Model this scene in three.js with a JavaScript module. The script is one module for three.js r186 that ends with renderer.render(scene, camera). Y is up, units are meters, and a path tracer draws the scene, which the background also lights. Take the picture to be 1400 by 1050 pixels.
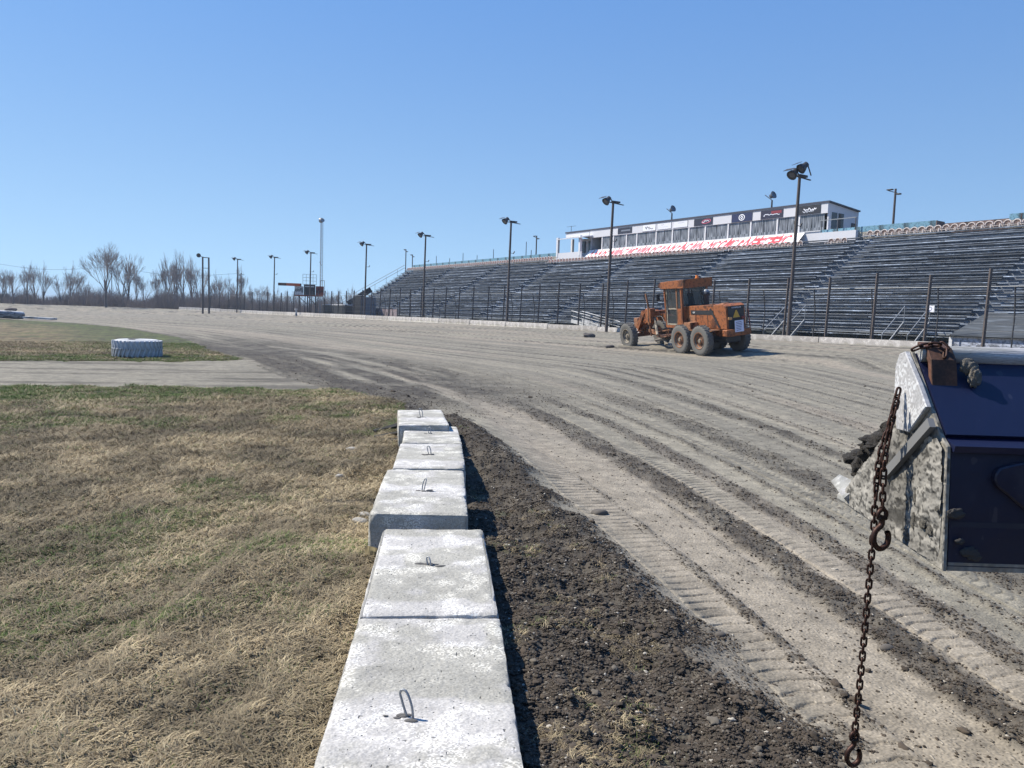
import * as THREE from 'three';
import { mergeGeometries, mergeVertices } from 'three/addons/utils/BufferGeometryUtils.js';
import { RoundedBoxGeometry } from 'three/addons/geometries/RoundedBoxGeometry.js';

// ---------------------------------------------------------------- camera, sky, sun, exposure
const EYE = 1.55, FOC = 1051;
const scene = new THREE.Scene();
const camera = new THREE.PerspectiveCamera(2 * Math.atan(525 / FOC) * 180 / Math.PI, 4 / 3, 0.05, 6000);
camera.position.set(0, EYE, 0);
camera.rotation.order = 'YXZ';
camera.rotation.set(-Math.atan(0.0875), 0, 1.8 * Math.PI / 180);
camera.updateMatrixWorld(true);

const sunDir = new THREE.Vector3(-0.955 * Math.cos(0.85), Math.sin(0.85), -0.30 * Math.cos(0.85)).normalize();
{
  const W = 256, Hh = 128, data = new Float32Array(W * Hh * 4);
  const mix = (a, b, t) => a + (b - a) * t, sst = (a, b, x) => { x = Math.min(1, Math.max(0, (x - a) / (b - a))); return x * x * (3 - 2 * x); };
  for (let j = 0; j < Hh; j++) for (let i = 0; i < W; i++) {
    const el = ((j + 0.5) / Hh - 0.5) * Math.PI, az = ((i + 0.5) / W - 0.5) * 2 * Math.PI;
    const d = [Math.cos(el) * Math.cos(az), Math.sin(el), Math.cos(el) * Math.sin(az)];
    const c = d[0] * sunDir.x + d[1] * sunDir.y + d[2] * sunDir.z;
    const e = Math.max(0, d[1]);
    const t = 1 - Math.exp(-e * 4.2);                       // horizon to zenith
    const hor = [0.455, 0.68, 0.87], zen = [0.058, 0.195, 0.54];
    const g = 0.62 + 0.26 * sst(-0.6, 1, c) + 0.36 * Math.pow(Math.max(0, c), 5);
    const k = (j * W + i) * 4;
    for (let q = 0; q < 3; q++) data[k + q] = mix(hor[q], zen[q], t) * mix(g, 1, q * 0.12) * 0.97;
    if (el < 0) { data[k] = 0.25; data[k + 1] = 0.27; data[k + 2] = 0.3; }
    data[k + 3] = 1;
  }
  const sky = new THREE.DataTexture(data, W, Hh, THREE.RGBAFormat, THREE.FloatType);
  sky.mapping = THREE.EquirectangularReflectionMapping; sky.magFilter = sky.minFilter = THREE.LinearFilter; sky.wrapS = THREE.RepeatWrapping; sky.needsUpdate = true;
  scene.background = sky; scene.environment = sky;
}
const sun = new THREE.DirectionalLight(new THREE.Color(1, 0.93, 0.80), 5);
sun.position.copy(sunDir).multiplyScalar(200).add(new THREE.Vector3(0, 0, -50));
sun.target.position.set(0, 0, -50); scene.add(sun.target);
sun.castShadow = true; sun.shadow.mapSize.set(4096, 4096);
Object.assign(sun.shadow.camera, { left: -120, right: 120, top: 120, bottom: -120, near: 1, far: 500 });
scene.add(sun);
scene.fog = new THREE.FogExp2(0xc3d3e6, 0.00042);
const renderer = new THREE.WebGLRenderer({ antialias: true });
renderer.toneMapping = THREE.LinearToneMapping;
renderer.toneMappingExposure = 1.55;
renderer.shadowMap.enabled = true;

// ---------------------------------------------------------------- small maths
let seed = 7;
const rnd = () => { seed = (seed + 0x6D2B79F5) | 0; let t = Math.imul(seed ^ (seed >>> 15), 1 | seed); t = (t + Math.imul(t ^ (t >>> 7), 61 | t)) ^ t; return ((t ^ (t >>> 14)) >>> 0) / 4294967296; };
const rr = (a, b) => a + (b - a) * rnd();
const clamp = (x, a = 0, b = 1) => Math.min(b, Math.max(a, x));
const sst = (a, b, x) => { x = clamp((x - a) / (b - a)); return x * x * (3 - 2 * x); };
const lerp = (a, b, t) => a + (b - a) * t;
const band = (a, b, x, f = 0.04) => sst(a - f, a + f, x) * (1 - sst(b - f, b + f, x));
const h2 = (x, y) => { let n = Math.imul(x | 0, 374761393) + Math.imul(y | 0, 668265263); n = Math.imul(n ^ (n >>> 13), 1274126177); return ((n ^ (n >>> 16)) >>> 0) / 4294967296; };
const noise = (x, y) => { const i = Math.floor(x), j = Math.floor(y); let u = x - i, v = y - j; u = u * u * (3 - 2 * u); v = v * v * (3 - 2 * v); const a = h2(i, j), b = h2(i + 1, j), c = h2(i, j + 1), d = h2(i + 1, j + 1); return a + (b - a) * u + (c - a) * v + (a - b - c + d) * u * v; };
const fbm = (x, y, o = 4) => { let s = 0, a = 0.5, t = 0; for (let k = 0; k < o; k++) { s += a * noise(x, y); t += a; a *= 0.5; x = x * 2.03 + 17.1; y = y * 2.03 - 9.7; } return s / t; };
// periodic noise for tiles: p is the period in cells
const pnoise = (x, y, p) => { const i = Math.floor(x), j = Math.floor(y); let u = x - i, v = y - j; u = u * u * (3 - 2 * u); v = v * v * (3 - 2 * v); const m = a => ((a % p) + p) % p, I = m(i), I1 = m(i + 1), J = m(j), J1 = m(j + 1); const a = h2(I, J), b = h2(I1, J), c = h2(I, J1), d = h2(I1, J1); return a + (b - a) * u + (c - a) * v + (a - b - c + d) * u * v; };
const pfbm = (u, v, p, o = 4) => { let s = 0, a = 0.5, t = 0; for (let k = 0; k < o; k++) { s += a * pnoise(u * p, v * p, p); t += a; a *= 0.5; p *= 2; } return s / t; };

// a pixel of the photograph gives a direction; the distance comes from a plane it meets
const ray = (px, py) => new THREE.Vector3((px - 700) / FOC, -(py - 525) / FOC, -1).applyQuaternion(camera.quaternion);
const onY = (px, py, y) => { const r = ray(px, py); return r.multiplyScalar((y - EYE) / r.y).add(camera.position); };
const onX = (px, py, x) => { const r = ray(px, py); return r.multiplyScalar(x / r.x).add(camera.position); };
const onZ = (px, py, z) => { const r = ray(px, py); return r.multiplyScalar(z / r.z).add(camera.position); };

// track coordinates: s along the front straight (away, to the left), q across it towards the stand
const TH = Math.atan2(700, FOC), dX = -Math.sin(TH), dZ = -Math.cos(TH), nX = Math.cos(TH), nZ = -Math.sin(TH);
const TURN = Math.atan2(-dZ, dX);                                   // turns local (x,y,z) into (s,y,q)
const T = (s, y, q) => new THREE.Vector3(s * dX + q * nX, y, s * dZ + q * nZ);
const S_ = (x, z) => x * dX + z * dZ, Q_ = (x, z) => x * nX + z * nZ;
const C1 = 24.93, C2 = 50, CQ = -48.03, RI = 55.6;                  // inner edge of the oval
const O2 = 118, OQ = -47.5, RO = 85;                                // its outer wall
const vIn = (s, q) => Math.hypot(s - clamp(s, C1, C2), q - CQ) - RI;
const vOut = (s, q) => (s > O2 ? Math.hypot(s - O2, q - OQ) : q - OQ) - RO;
const sqAtWall = (t, off = 0) => {                                  // t metres along the outer wall
  if (t <= O2) return [t, OQ + RO + off, 0];
  const a = (t - O2) / RO; return [O2 + Math.sin(a) * (RO + off), OQ + Math.cos(a) * (RO + off), a];
};
const fanK = s => 1 + 0.085 * clamp(s - 1.5, 0, 17);

// ---------------------------------------------------------------- textures
function tex(n, fn, srgb = true, rep = 1) {
  const a = new Uint8Array(n * n * 4);
  for (let j = 0; j < n; j++) for (let i = 0; i < n; i++) {
    const c = fn(i / n, j / n), k = (j * n + i) * 4;
    for (let q = 0; q < 3; q++) a[k + q] = clamp(Array.isArray(c) ? c[q] : c) * 255;
    a[k + 3] = 255;
  }
  const t = new THREE.DataTexture(a, n, n); t.magFilter = THREE.LinearFilter; t.minFilter = THREE.LinearMipmapLinearFilter; t.generateMipmaps = true;
  t.wrapS = t.wrapT = THREE.RepeatWrapping; if (srgb) t.colorSpace = THREE.SRGBColorSpace; t.repeat.set(rep, rep); t.needsUpdate = true; return t;
}
function canvasTex(w, h, draw) {
  const c = document.createElement('canvas'); c.width = w; c.height = h; draw(c.getContext('2d'), w, h);
  const t = new THREE.CanvasTexture(c); t.colorSpace = THREE.SRGBColorSpace; return t;
}
const soilTex = tex(1024, (u, v) => { const a = pfbm(u, v, 24, 4), b = pnoise(u * 300, v * 300, 300), c = pnoise(u * 130, v * 130, 130); let k = 0.78 + 0.28 * (a - 0.5) + 0.20 * (b - 0.5); if (c > 0.93) k += 0.22; if (c < 0.06) k -= 0.25; return [k, k * 0.995, k * 0.985]; });
const soilBump = tex(1024, (u, v) => 0.5 * pfbm(u, v, 40, 4) + 0.3 * pnoise(u * 260, v * 260, 260) + 0.2 * (pnoise(u * 130, v * 130, 130) > 0.9 ? 1 : 0), false);
const grassTex = tex(1024, (u, v) => { const a = pfbm(u, v, 16, 4), b = pnoise(u * 256, v * 90, 256), c = pnoise(u * 70, v * 256, 256); const k = 0.72 + 0.5 * (a - 0.5) + 0.35 * (b - 0.5) + 0.35 * (c - 0.5); return [k, k * 0.99, k * 0.93]; });
const grassBump = tex(1024, (u, v) => 0.4 * pfbm(u, v, 30, 3) + 0.3 * pnoise(u * 256, v * 90, 256) + 0.3 * pnoise(u * 70, v * 256, 256), false);
const concTex = tex(1024, (u, v) => {
  const a = pfbm(u + 0.3, v, 5, 5), b = pnoise(u * 200, v * 200, 200), c = pfbm(u, v + 0.4, 11, 4), p = pnoise(u * 90, v * 90, 90);
  let k = 0.76 + 0.08 * sst(0.40, 0.62, a) + 0.16 * (b - 0.5) + 0.16 * (c - 0.5); const w = sst(0.50, 0.62, c) * sst(0.35, 0.75, b) * 0.16; k += w; if (p < 0.045) k -= 0.34;
  return [k, k * 0.985 + 0.002, k * (0.955 + 0.03 * sst(0.4, 0.6, a))];
});
const concBump = tex(1024, (u, v) => { const p = pnoise(u * 90, v * 90, 90); return 0.5 + 0.4 * (pfbm(u, v, 60, 3) - 0.5) + 0.25 * (pfbm(u, v, 10, 3) - 0.5) - (p < 0.06 ? 0.35 : 0); }, false);
const rustTex = tex(512, (u, v) => { const a = pfbm(u, v, 10, 5), b = pnoise(u * 180, v * 180, 180); return [0.24 + 0.3 * (a - 0.3) + 0.08 * b, 0.17 + 0.17 * (a - 0.3) + 0.06 * b, 0.14 + 0.1 * (a - 0.3) + 0.05 * b]; });
const paintTex = tex(512, (u, v) => { const a = pfbm(u, v, 4, 5), b = pfbm(u, v, 30, 3), c = pnoise(u * 160, v * 160, 160); const k = 0.9 - 0.34 * sst(0.48, 0.66, a) - 0.22 * sst(0.52, 0.68, b) + 0.08 * (c - 0.5) - (pnoise(u * 70, v * 70, 70) > 0.93 ? 0.3 : 0); return [k, k, k]; });
const weatherTex = tex(512, (u, v) => { const a = pfbm(u, v, 5, 4), s = pnoise(u * 6, v * 120, 128), b = pnoise(u * 40, v * 150, 256), w = sst(0.62, 0.8, pfbm(u + 0.5, v * 1, 9, 4)); const k = 0.36 + 0.25 * (a - 0.5) + 0.2 * (s - 0.5) + 0.16 * (b - 0.5) + 0.14 * w; return [k * 0.94, k * 0.98, k * 1.04]; });
const fineBump = tex(512, (u, v) => pfbm(u, v, 40, 4), false);

const mat = (o) => new THREE.MeshStandardMaterial(Object.assign({ roughness: 0.85, metalness: 0 }, o));
const lin = (r, g, b) => new THREE.Color().setRGB(r, g, b);
const M = {
  steelDark: mat({ color: lin(0.045, 0.045, 0.05), roughness: 0.6, metalness: 0.3 }),
  postRust: mat({ color: lin(0.075, 0.06, 0.055), roughness: 0.8, map: null }),
  galv: mat({ color: lin(0.26, 0.27, 0.28), roughness: 0.5, metalness: 0.5 }),
  whiteTrim: mat({ color: lin(0.62, 0.62, 0.64), roughness: 0.7 }),
  siding: mat({ color: lin(0.56, 0.56, 0.59), roughness: 0.75 }),
  glassDark: mat({ color: lin(0.03, 0.035, 0.04), roughness: 0.08 }),
  lampGlass: mat({ color: lin(0.10, 0.105, 0.12), roughness: 0.25 }),
  blue: mat({ color: lin(0.17, 0.36, 0.48), roughness: 0.7, map: paintTex }),
  cream: mat({ color: lin(0.46, 0.43, 0.36), roughness: 0.8, map: paintTex }),
  brown: mat({ color: lin(0.22, 0.15, 0.13), roughness: 0.85, map: paintTex }),
  chair: mat({ color: lin(0.50, 0.44, 0.41), roughness: 0.6 }),
  chairIn: mat({ color: lin(0.20, 0.10, 0.09), roughness: 0.7 }),
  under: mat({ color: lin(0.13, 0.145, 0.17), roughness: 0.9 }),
  conc: mat({ color: lin(0.70, 0.70, 0.68), map: concTex, bumpMap: concBump, bumpScale: 0.010, roughness: 0.95 }),
  barrier: mat({ color: lin(0.56, 0.54, 0.51), map: concTex, roughness: 0.95 }),
  rust: mat({ color: lin(1, 1, 1), map: rustTex, bumpMap: fineBump, bumpScale: 0.002, roughness: 0.85, metalness: 0.2 }),
  chain: mat({ color: lin(0.42, 0.36, 0.34), map: rustTex, roughness: 0.55, metalness: 0.5 }),
  orange: mat({ color: lin(0.36, 0.115, 0.032), roughness: 0.6, map: paintTex }),
  orangeDusty: mat({ color: lin(0.36, 0.16, 0.075), roughness: 0.85, map: paintTex }),
  blackPaint: mat({ color: lin(0.02, 0.02, 0.022), roughness: 0.5 }),
  tyre: mat({ color: lin(0.105, 0.10, 0.095), roughness: 0.95, bumpMap: fineBump, bumpScale: 0.01 }),
  tyreDusty: mat({ color: lin(0.125, 0.12, 0.11), roughness: 1 }),
  dustSteel: mat({ color: lin(0.42, 0.36, 0.28), roughness: 0.8, map: paintTex }),
  bark: mat({ color: lin(0.13, 0.11, 0.10), roughness: 1 }),
  twig: mat({ color: lin(0.24, 0.20, 0.18), roughness: 1 }),
  white: mat({ color: lin(0.72, 0.72, 0.72), roughness: 0.7, map: paintTex }),
  red: mat({ color: lin(0.28, 0.05, 0.03), roughness: 0.7, map: paintTex }),
  grip: mat({ color: lin(0.27, 0.27, 0.26), roughness: 0.9, map: weatherTex }),
};
const benchMats = [0.55, 0.7, 0.9, 1.1, 1.35, 1.7].map((k, i) => mat({ color: lin(1.42 * k, 1.5 * k, 1.6 * k), map: weatherTex, roughness: 0.85 }));


// ---------------------------------------------------------------- building helpers
const taken = {};
const numbered = n => { const k = taken[n] = (taken[n] ?? -1) + 1; return k ? n + '_' + String(k).padStart(3, '0') : n; };
const shade = o => { o.traverse(c => { if (c.isMesh) { c.castShadow = c.receiveShadow = true; } }); return o; };
function thing(name, label, category, pos = [0, 0, 0], group) {
  const o = new THREE.Group(); o.name = numbered(name); scene.add(o);
  if (pos.isVector3) o.position.copy(pos); else o.position.set(...pos);
  o.userData = { label, category }; if (group) o.userData.group = group; return o;
}
function trackThing(name, label, category, s, y, q, group) { const o = thing(name, label, category, T(s, y, q), group); o.rotation.y = TURN; return o; }
function part(name, geo, m, parent, label) {
  const g = Array.isArray(geo) ? mergeGeometries(geo.map(a => a.index ? a.toNonIndexed() : a)) : geo;
  const o = new THREE.Mesh(g, m); o.name = name; o.castShadow = o.receiveShadow = true; if (label) o.userData.label = label; parent.add(o); return o;
}
function copy(root, pos, label, group) { const r = root.clone(); r.name = numbered(root.name.replace(/_\d\d\d$/, '')); scene.add(r); r.userData = Object.assign({}, root.userData); if (label) r.userData.label = label; if (group) r.userData.group = group; if (pos) { if (pos.isVector3) r.position.copy(pos); else r.position.set(...pos); } return r; }
// uv in metres from the dominant normal direction
function boxUV(g, k = 1) {
  const p = g.attributes.position, n = g.attributes.normal, uv = new Float32Array(p.count * 2);
  for (let i = 0; i < p.count; i++) {
    const ax = Math.abs(n.getX(i)), ay = Math.abs(n.getY(i)), az = Math.abs(n.getZ(i)); let a, b;
    if (ay >= ax && ay >= az) { a = p.getX(i); b = p.getZ(i); } else if (ax >= az) { a = p.getZ(i); b = p.getY(i); } else { a = p.getX(i); b = p.getY(i); }
    uv[2 * i] = a * k; uv[2 * i + 1] = b * k;
  }
  g.setAttribute('uv', new THREE.BufferAttribute(uv, 2)); return g;
}
const bx = (w, h, d, x = 0, y = 0, z = 0) => boxUV(new THREE.BoxGeometry(w, h, d).translate(x, y, z), 0.5);
const rbx = (w, h, d, x = 0, y = 0, z = 0, r = 0.03) => { const g = new RoundedBoxGeometry(w, h, d, 2, Math.min(r, w / 2.1, h / 2.1, d / 2.1)); g.translate(x, y, z); return boxUV(g.index ? g.toNonIndexed() : g, 0.5); };
const V = (x, y, z) => new THREE.Vector3(x, y, z);
function between(g, a, b, roll = 0) { // geometry along +y of unit length 1 centred on the origin
  const A = a.isVector3 ? a : V(...a), B = b.isVector3 ? b : V(...b), d = B.clone().sub(A), L = d.length(); g.scale(1, L, 1);
  const m = new THREE.Matrix4(); const y = d.normalize(); let x = Math.abs(y.y) > 0.99 ? V(1, 0, 0) : V(0, 1, 0).cross(y).normalize(); const z = x.clone().cross(y).normalize(); x = y.clone().cross(z);
  m.makeBasis(x, y, z); if (roll) m.multiply(new THREE.Matrix4().makeRotationY(roll)); m.setPosition(A.clone().add(B).multiplyScalar(0.5)); return g.applyMatrix4(m);
}
const cyl = (a, b, r0, r1 = r0, n = 8) => between(new THREE.CylinderGeometry(r1, r0, 1, n), a, b);
const beam = (a, b, w, h) => between(new THREE.BoxGeometry(w, 1, h), a, b);
const pathTube = (pts, r, n = 20, m = 6, closed = false) => new THREE.TubeGeometry(new THREE.CatmullRomCurve3(pts.map(p => p.isVector3 ? p : V(...p)), closed), n, r, m, closed);
const lumpGeo = (r, d, amp, f, s) => { const g = new THREE.IcosahedronGeometry(r, d); g.deleteAttribute('uv'); g.deleteAttribute('normal'); const m = mergeVertices(g, 1e-5); wobble(m, amp, f, s); m.setAttribute('uv', new THREE.BufferAttribute(new Float32Array(m.attributes.position.count * 2).map((_, i) => m.attributes.position.array[(i >> 1) * 3 + (i & 1)]), 2)); return m; };
function wobble(g, amp, f, s = 0) { const p = g.attributes.position; for (let i = 0; i < p.count; i++) { const x = p.getX(i), y = p.getY(i), z = p.getZ(i); const k = amp * (noise(x * f + s + z * 1.7 * f, y * f + 31.7 + z * f) + noise(y * f - s + 9, z * f + x * f) - 1); const l = Math.hypot(x, y, z) || 1; p.setXYZ(i, x + k * x / l, y + k * y / l, z + k * z / l); } g.computeVertexNormals(); return g; }

// ---------------------------------------------------------------- the concrete blocks' places (needed by the ground)
const blockSpec = [ // near and far end of the centre line in the photograph, height of the top, half width
  [575, 1015, 587.8, 843, 0.275], [587.8, 841, 594, 722, 0.285], [570.5, 704, 581, 641, 0.345], [587.5, 640, 590.5, 606, 0.30], [590.5, 605.5, 588.5, 582, 0.295], [581, 581, 574.6, 560, 0.36]].map(([a, b, c, d, h], i) => {
  let n = onY(a, b, h), f = onY(c, d, h); if (i === 0) { const t = n.clone().sub(f).normalize(); n = f.clone().addScaledVector(t, 1.24); } return { n, f, h };
});
const blockRight = (z) => { // x of the row's right face at depth z
  for (const b of blockSpec) if (z <= b.n.z + 0.02 && z >= b.f.z - 0.02) return lerp(b.n.x, b.f.x, clamp((z - b.n.z) / (b.f.z - b.n.z))) + 0.3; return z > -2 ? 0.03 : -0.85;
};

// ---------------------------------------------------------------- ground: height, cover and colour as functions of the place
const pathLine = [[-60, 4.4], [-30, -7.8], [-17, -14.0], [-11.4, -16.8], [-7.3, -18.9], [-3.4, -22.2]];
function pathDist(x, z) { let m = 1e9; for (let i = 0; i + 1 < pathLine.length; i++) { const [ax, az] = pathLine[i], [bx_, bz] = pathLine[i + 1]; const t = clamp(((x - ax) * (bx_ - ax) + (z - az) * (bz - az)) / ((bx_ - ax) ** 2 + (bz - az) ** 2)); m = Math.min(m, Math.hypot(x - lerp(ax, bx_, t), z - lerp(az, bz, t))); } return m; }
const grassEdge = s => s < 8 ? -1.15 : s < 12 ? lerp(-1.15, -0.25, (s - 8) / 4) : s < 17 ? lerp(-0.25, -1.6, (s - 12) / 5) : s < 26 ? -1.6 : lerp(-1.6, -0.4, clamp((s - 26) / 12));
// cover: 0 infield grass, 1 track dirt, 2 access path, 3 ground beyond the wall
function cover(x, z) {
  const s = S_(x, z), q = Q_(x, z), v = vIn(s, q), vo = vOut(s, q);
  if (vo > 0.3) return 3;
  const j = (fbm(x * 1.3, z * 1.3, 3) - 0.5) * 0.9;
  if (v > grassEdge(s) + j * 0.5) return 1;
  if (x < 2 && pathDist(x, z) < 3.3 + j + 1.6 * sst(-9, -3, x)) return 2;
  return 0;
}
const bank = u => u > 11 ? 0 : u > 8.6 ? 0.27 * sst(11.3, 8.3, u) : lerp(0.27, 0.66, clamp((8.6 - u) / 7.6));
const FAR = [[2.62, 0.05, 0.5], [3.05, 0.1, 0.75], [3.5, 0.04, 0.5], [3.78, 0.09, 0.7], [4.2, 0.04, 0.6], [4.55, 0.06, 0.6], [5.05, 0.05, 0.5], [5.5, 0.07, 0.55], [6.1, 0.05, 0.5], [6.6, 0.06, 0.5], [7.3, 0.05, 0.5], [8.0, 0.06, 0.5], [8.8, 0.05, 0.4], [9.6, 0.07, 0.45], [10.4, 0.05, 0.4]];
function loose(x, z, s, v) { // how much dark loose soil lies here, 0..1
  const w = v / fanK(s); let k = 0;
  const e = (fbm(x * 2.2, z * 2.2, 3) - 0.5);
  if (v < 0.25) { const r = s < 9 ? 1 : lerp(1, 0.75, sst(9, 16, s)); k = r * sst(0.16, -0.30, v + e * 0.7) * sst(-1.9, -1.2, v + e); }
  const n = lerp(fbm(w * 9 + 3, s * 0.07, 3), noise(x * 3, z * 3), 0.12), n2 = fbm(w * 3.1 + 40, s * 0.12, 3), nf = noise(x * 9, z * 9);
  const near = 1 - sst(9, 20, s); for (let q = 0; q < FAR.length; q++) { const f = FAR[q], dw = Math.abs(w - f[0] - 0.25 * (noise(s * 0.04, q * 7.3) - 0.5)); if (dw < f[1] * 1.5) k = Math.max(k, f[2] * sst(f[1] * 1.3, f[1] * 0.3, dw + e * 0.06) * sst(0.25, 0.6, noise(s * 0.09 + q * 3.1, q))); }
  k = Math.max(k, near * band(0.78, 1.04, w + e * 0.10, 0.05) * (0.55 + 0.5 * n), near * band(1.30, 1.50, w + e * 0.10, 0.05) * (0.5 + 0.5 * n), near * band(1.72, 1.80, w + e * 0.07, 0.03) * 0.6, near * band(2.05, 2.42, w + e * 0.12, 0.07) * 0.62, near * band(2.95, 3.1, w + e * 0.12, 0.05) * 0.6);
  if (w > 0.15) k = Math.max(k, (0.3 + 0.6 * sst(0.42, 0.7, n2)) * sst(0.53, 0.68, n) * (1 - 0.35 * near));
  if (s > 8 && w < 2.2) k = Math.max(k, sst(8, 14, s) * (1 - sst(28, 60, s)) * sst(2.6, 0.5, w) * sst(0.22, 0.5, fbm(w * 5 + 7, s * 0.22, 3)) * 0.95);
  return clamp(k * (0.75 + 0.5 * nf));
}
function height(x, z, fine = true) {
  const s = S_(x, z), q = Q_(x, z), v = vIn(s, q), vo = vOut(s, q);
  const turn = sst(O2 + 6, O2 + 50, s);
  let y = 0;
  if (vo > 0.9) y = lerp(0.62 + 0.4 * turn, 0.15, sst(1, 9, vo)) - 0.5 * sst(20, 120, vo);
  else y = bank(-vo) * (1 + 0.5 * turn);
  const r = Math.hypot(x, z);
  y += (fbm(x * 0.12 + 5, z * 0.12, 2) - 0.5) * 0.10 * sst(6, 20, r) * (1 - sst(2, 6, v));
  if (v < grassEdge(s)) y += 0.55 * sst(-6, -26, q) * sst(36, 58, s);      // a low grassed mound in the infield
  // soil heaped against the blocks
  if (z < 0.5 && z > -14 && x > -1.6 && x < 3.2) {
    const xr = blockRight(z), dx = x - xr, gate = sst(-12.5, -9.5, z);
    const hp = 0.145 - 0.13 * sst(-4.5, -5.3, z) * sst(-7.4, -6.6, z);
    y += gate * hp * (dx < 0 ? 0.55 : 1 - sst(0.1, 1.2, dx));
    y += gate * 0.08 * band(-0.42, -0.02, v, 0.2);
  }
  if (!fine || r > 45) return y;
  const f = 1 - sst(20, 45, r);
  const c = cover(x, z);
  if (c === 1) {
    const k = loose(x, z, s, v), wv = v / fanK(s);
    const clod = fbm(x * 9, z * 9, 4), c2 = Math.abs(noise(x * 26, z * 26) - 0.5) * 2;
    const kh = k * (1 - 0.6 * sst(9, 16, s)); y += f * (kh * ((v < 0.1 ? 0.10 : 0.055) * (clod - 0.42) + 0.018 * (0.5 - c2)) + 0.012 * k + 0.006 * (fbm(x * 6, z * 6, 3) - 0.5) + 0.010 * (fbm(wv * 12, s * 0.4, 2) - 0.5));
  } else if (c === 0) {
    y += f * (0.05 * (fbm(x * 1.6, z * 1.6, 3) - 0.5) + 0.045 * (fbm(x * 7, z * 7, 3) - 0.5) + 0.02 * (noise(x * 22, z * 22) - 0.5));
  } else y += f * 0.02 * (fbm(x * 3, z * 3, 3) - 0.5);
  return y;
}
const pale = [0.248, 0.226, 0.178], paleWarm = [0.262, 0.230, 0.184], dark = [0.038, 0.031, 0.024], grey = [0.182, 0.168, 0.136];
const straw = [0.215, 0.170, 0.102], brownG = [0.115, 0.087, 0.054], green = [0.070, 0.112, 0.024], greenDk = [0.045, 0.075, 0.019];
const mix3 = (a, b, t) => [lerp(a[0], b[0], t), lerp(a[1], b[1], t), lerp(a[2], b[2], t)];
function greenness(x, z) { // how green the turf is
  const s = S_(x, z), q = Q_(x, z), v = vIn(s, q);
  const pd = pathDist(x, z), e = fbm(x * 0.55, z * 0.55, 4), e2 = fbm(x * 1.7 + 8, z * 1.7, 3);
  let g = sst(7.0, 4.2, pd + (e - 0.5) * 4.2) * (0.6 + 0.9 * e2);                 // along the path
  g = Math.max(g, sst(-7.5, -2, v + (e - 0.5) * 4) * sst(24, 32, s) * 1.0);          // far infield by the track
  g = Math.max(g, sst(0.53, 0.68, fbm(x * 0.8 + 3, z * 0.8 + 11, 4)) * 0.7);        // patches
  g = Math.max(g, band(-5.6, -4.6, z + 0.25 * x + (e - 0.5) * 1.2, 0.5) * sst(-4.5, -1.2, x) * sst(0.35, 0.6, e2) * 0.8);
  g = Math.max(g, sst(-1.2, -0.7, x) * sst(0.5, 0.65, e2) * 0.6 * (z > -12 ? 1 : 0));
  return clamp(g);
}
function groundColor(x, z, c) {
  const s = S_(x, z), q = Q_(x, z), v = vIn(s, q);
  const big = fbm(x * 0.25 + 2, z * 0.25, 3), med = fbm(x * 1.9, z * 1.9, 4), r = Math.hypot(x, z);
  if (c === 0) {
    let col = mix3(brownG, straw, sst(0.34, 0.66, 0.5 * med + 0.5 * big + 0.12));
    col = mix3(col, [0.24, 0.185, 0.12], 0.6 * sst(0.5, 0.68, fbm(x * 0.5 + 20, z * 0.5 - 7, 3)));
    col = mix3(col, med > 0.52 ? green : greenDk, greenness(x, z) * (0.8));
    const dirt = sst(0.58, 0.68, fbm(x * 2.6 + 9, z * 2.6, 3)) * 0.75; col = mix3(col, [0.060, 0.047, 0.032], dirt);
    return col;
  }
  if (c === 3) return mix3(mix3(brownG, straw, med), green, 0.35 * sst(0.45, 0.6, big));
  if (c === 2) {
    const l = sst(0.5, 0.66, fbm((x * 0.3 + z * 1) * 2.2, (x - z * 0.3) * 0.22, 3));
    return mix3(mix3(pale, grey, med), [0.075, 0.066, 0.053], clamp(0.75 * l + 0.6 * sst(-9, -3, x) * sst(0.35, 0.6, fbm((x * 0.3 + z) * 1.6, (x - z * 0.3) * 0.3, 3))));
  }
  const k = loose(x, z, s, v); let col = trackBase(x, z, s, v);
  const dk = mix3(dark, v > 0.1 ? [0.105, 0.095, 0.077] : [0.062, 0.052, 0.040], sst(0.4, 0.7, med));
  col = mix3(col, dk, k);
  if (v < -0.1 && s < 12) { const gp = sst(0.60, 0.70, fbm(x * 3.1 + 4, z * 3.1, 3)) * sst(-0.35, -0.9, v); col = mix3(col, mix3(brownG, green, med), 0.55 * gp); }
  return col;
}
function trackBase(x, z, s, v) {
  const w = v / fanK(s), r = Math.hypot(x, z);
  const streak = fbm(w * 14, s * 0.18 + 3, 3), broad = fbm(w * 2.3 + 11, s * 0.06, 2);
  let col = mix3(pale, grey, sst(0.3, 0.7, streak)); col = mix3(col, paleWarm, sst(0.45, 0.7, broad));
  col = mix3(col, [0.17, 0.158, 0.135], 0.55 * sst(0.5, 0.75, fbm(x * 0.8, z * 0.8, 3)) * sst(3, 12, r) * 0.5);
  return col;
}
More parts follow.
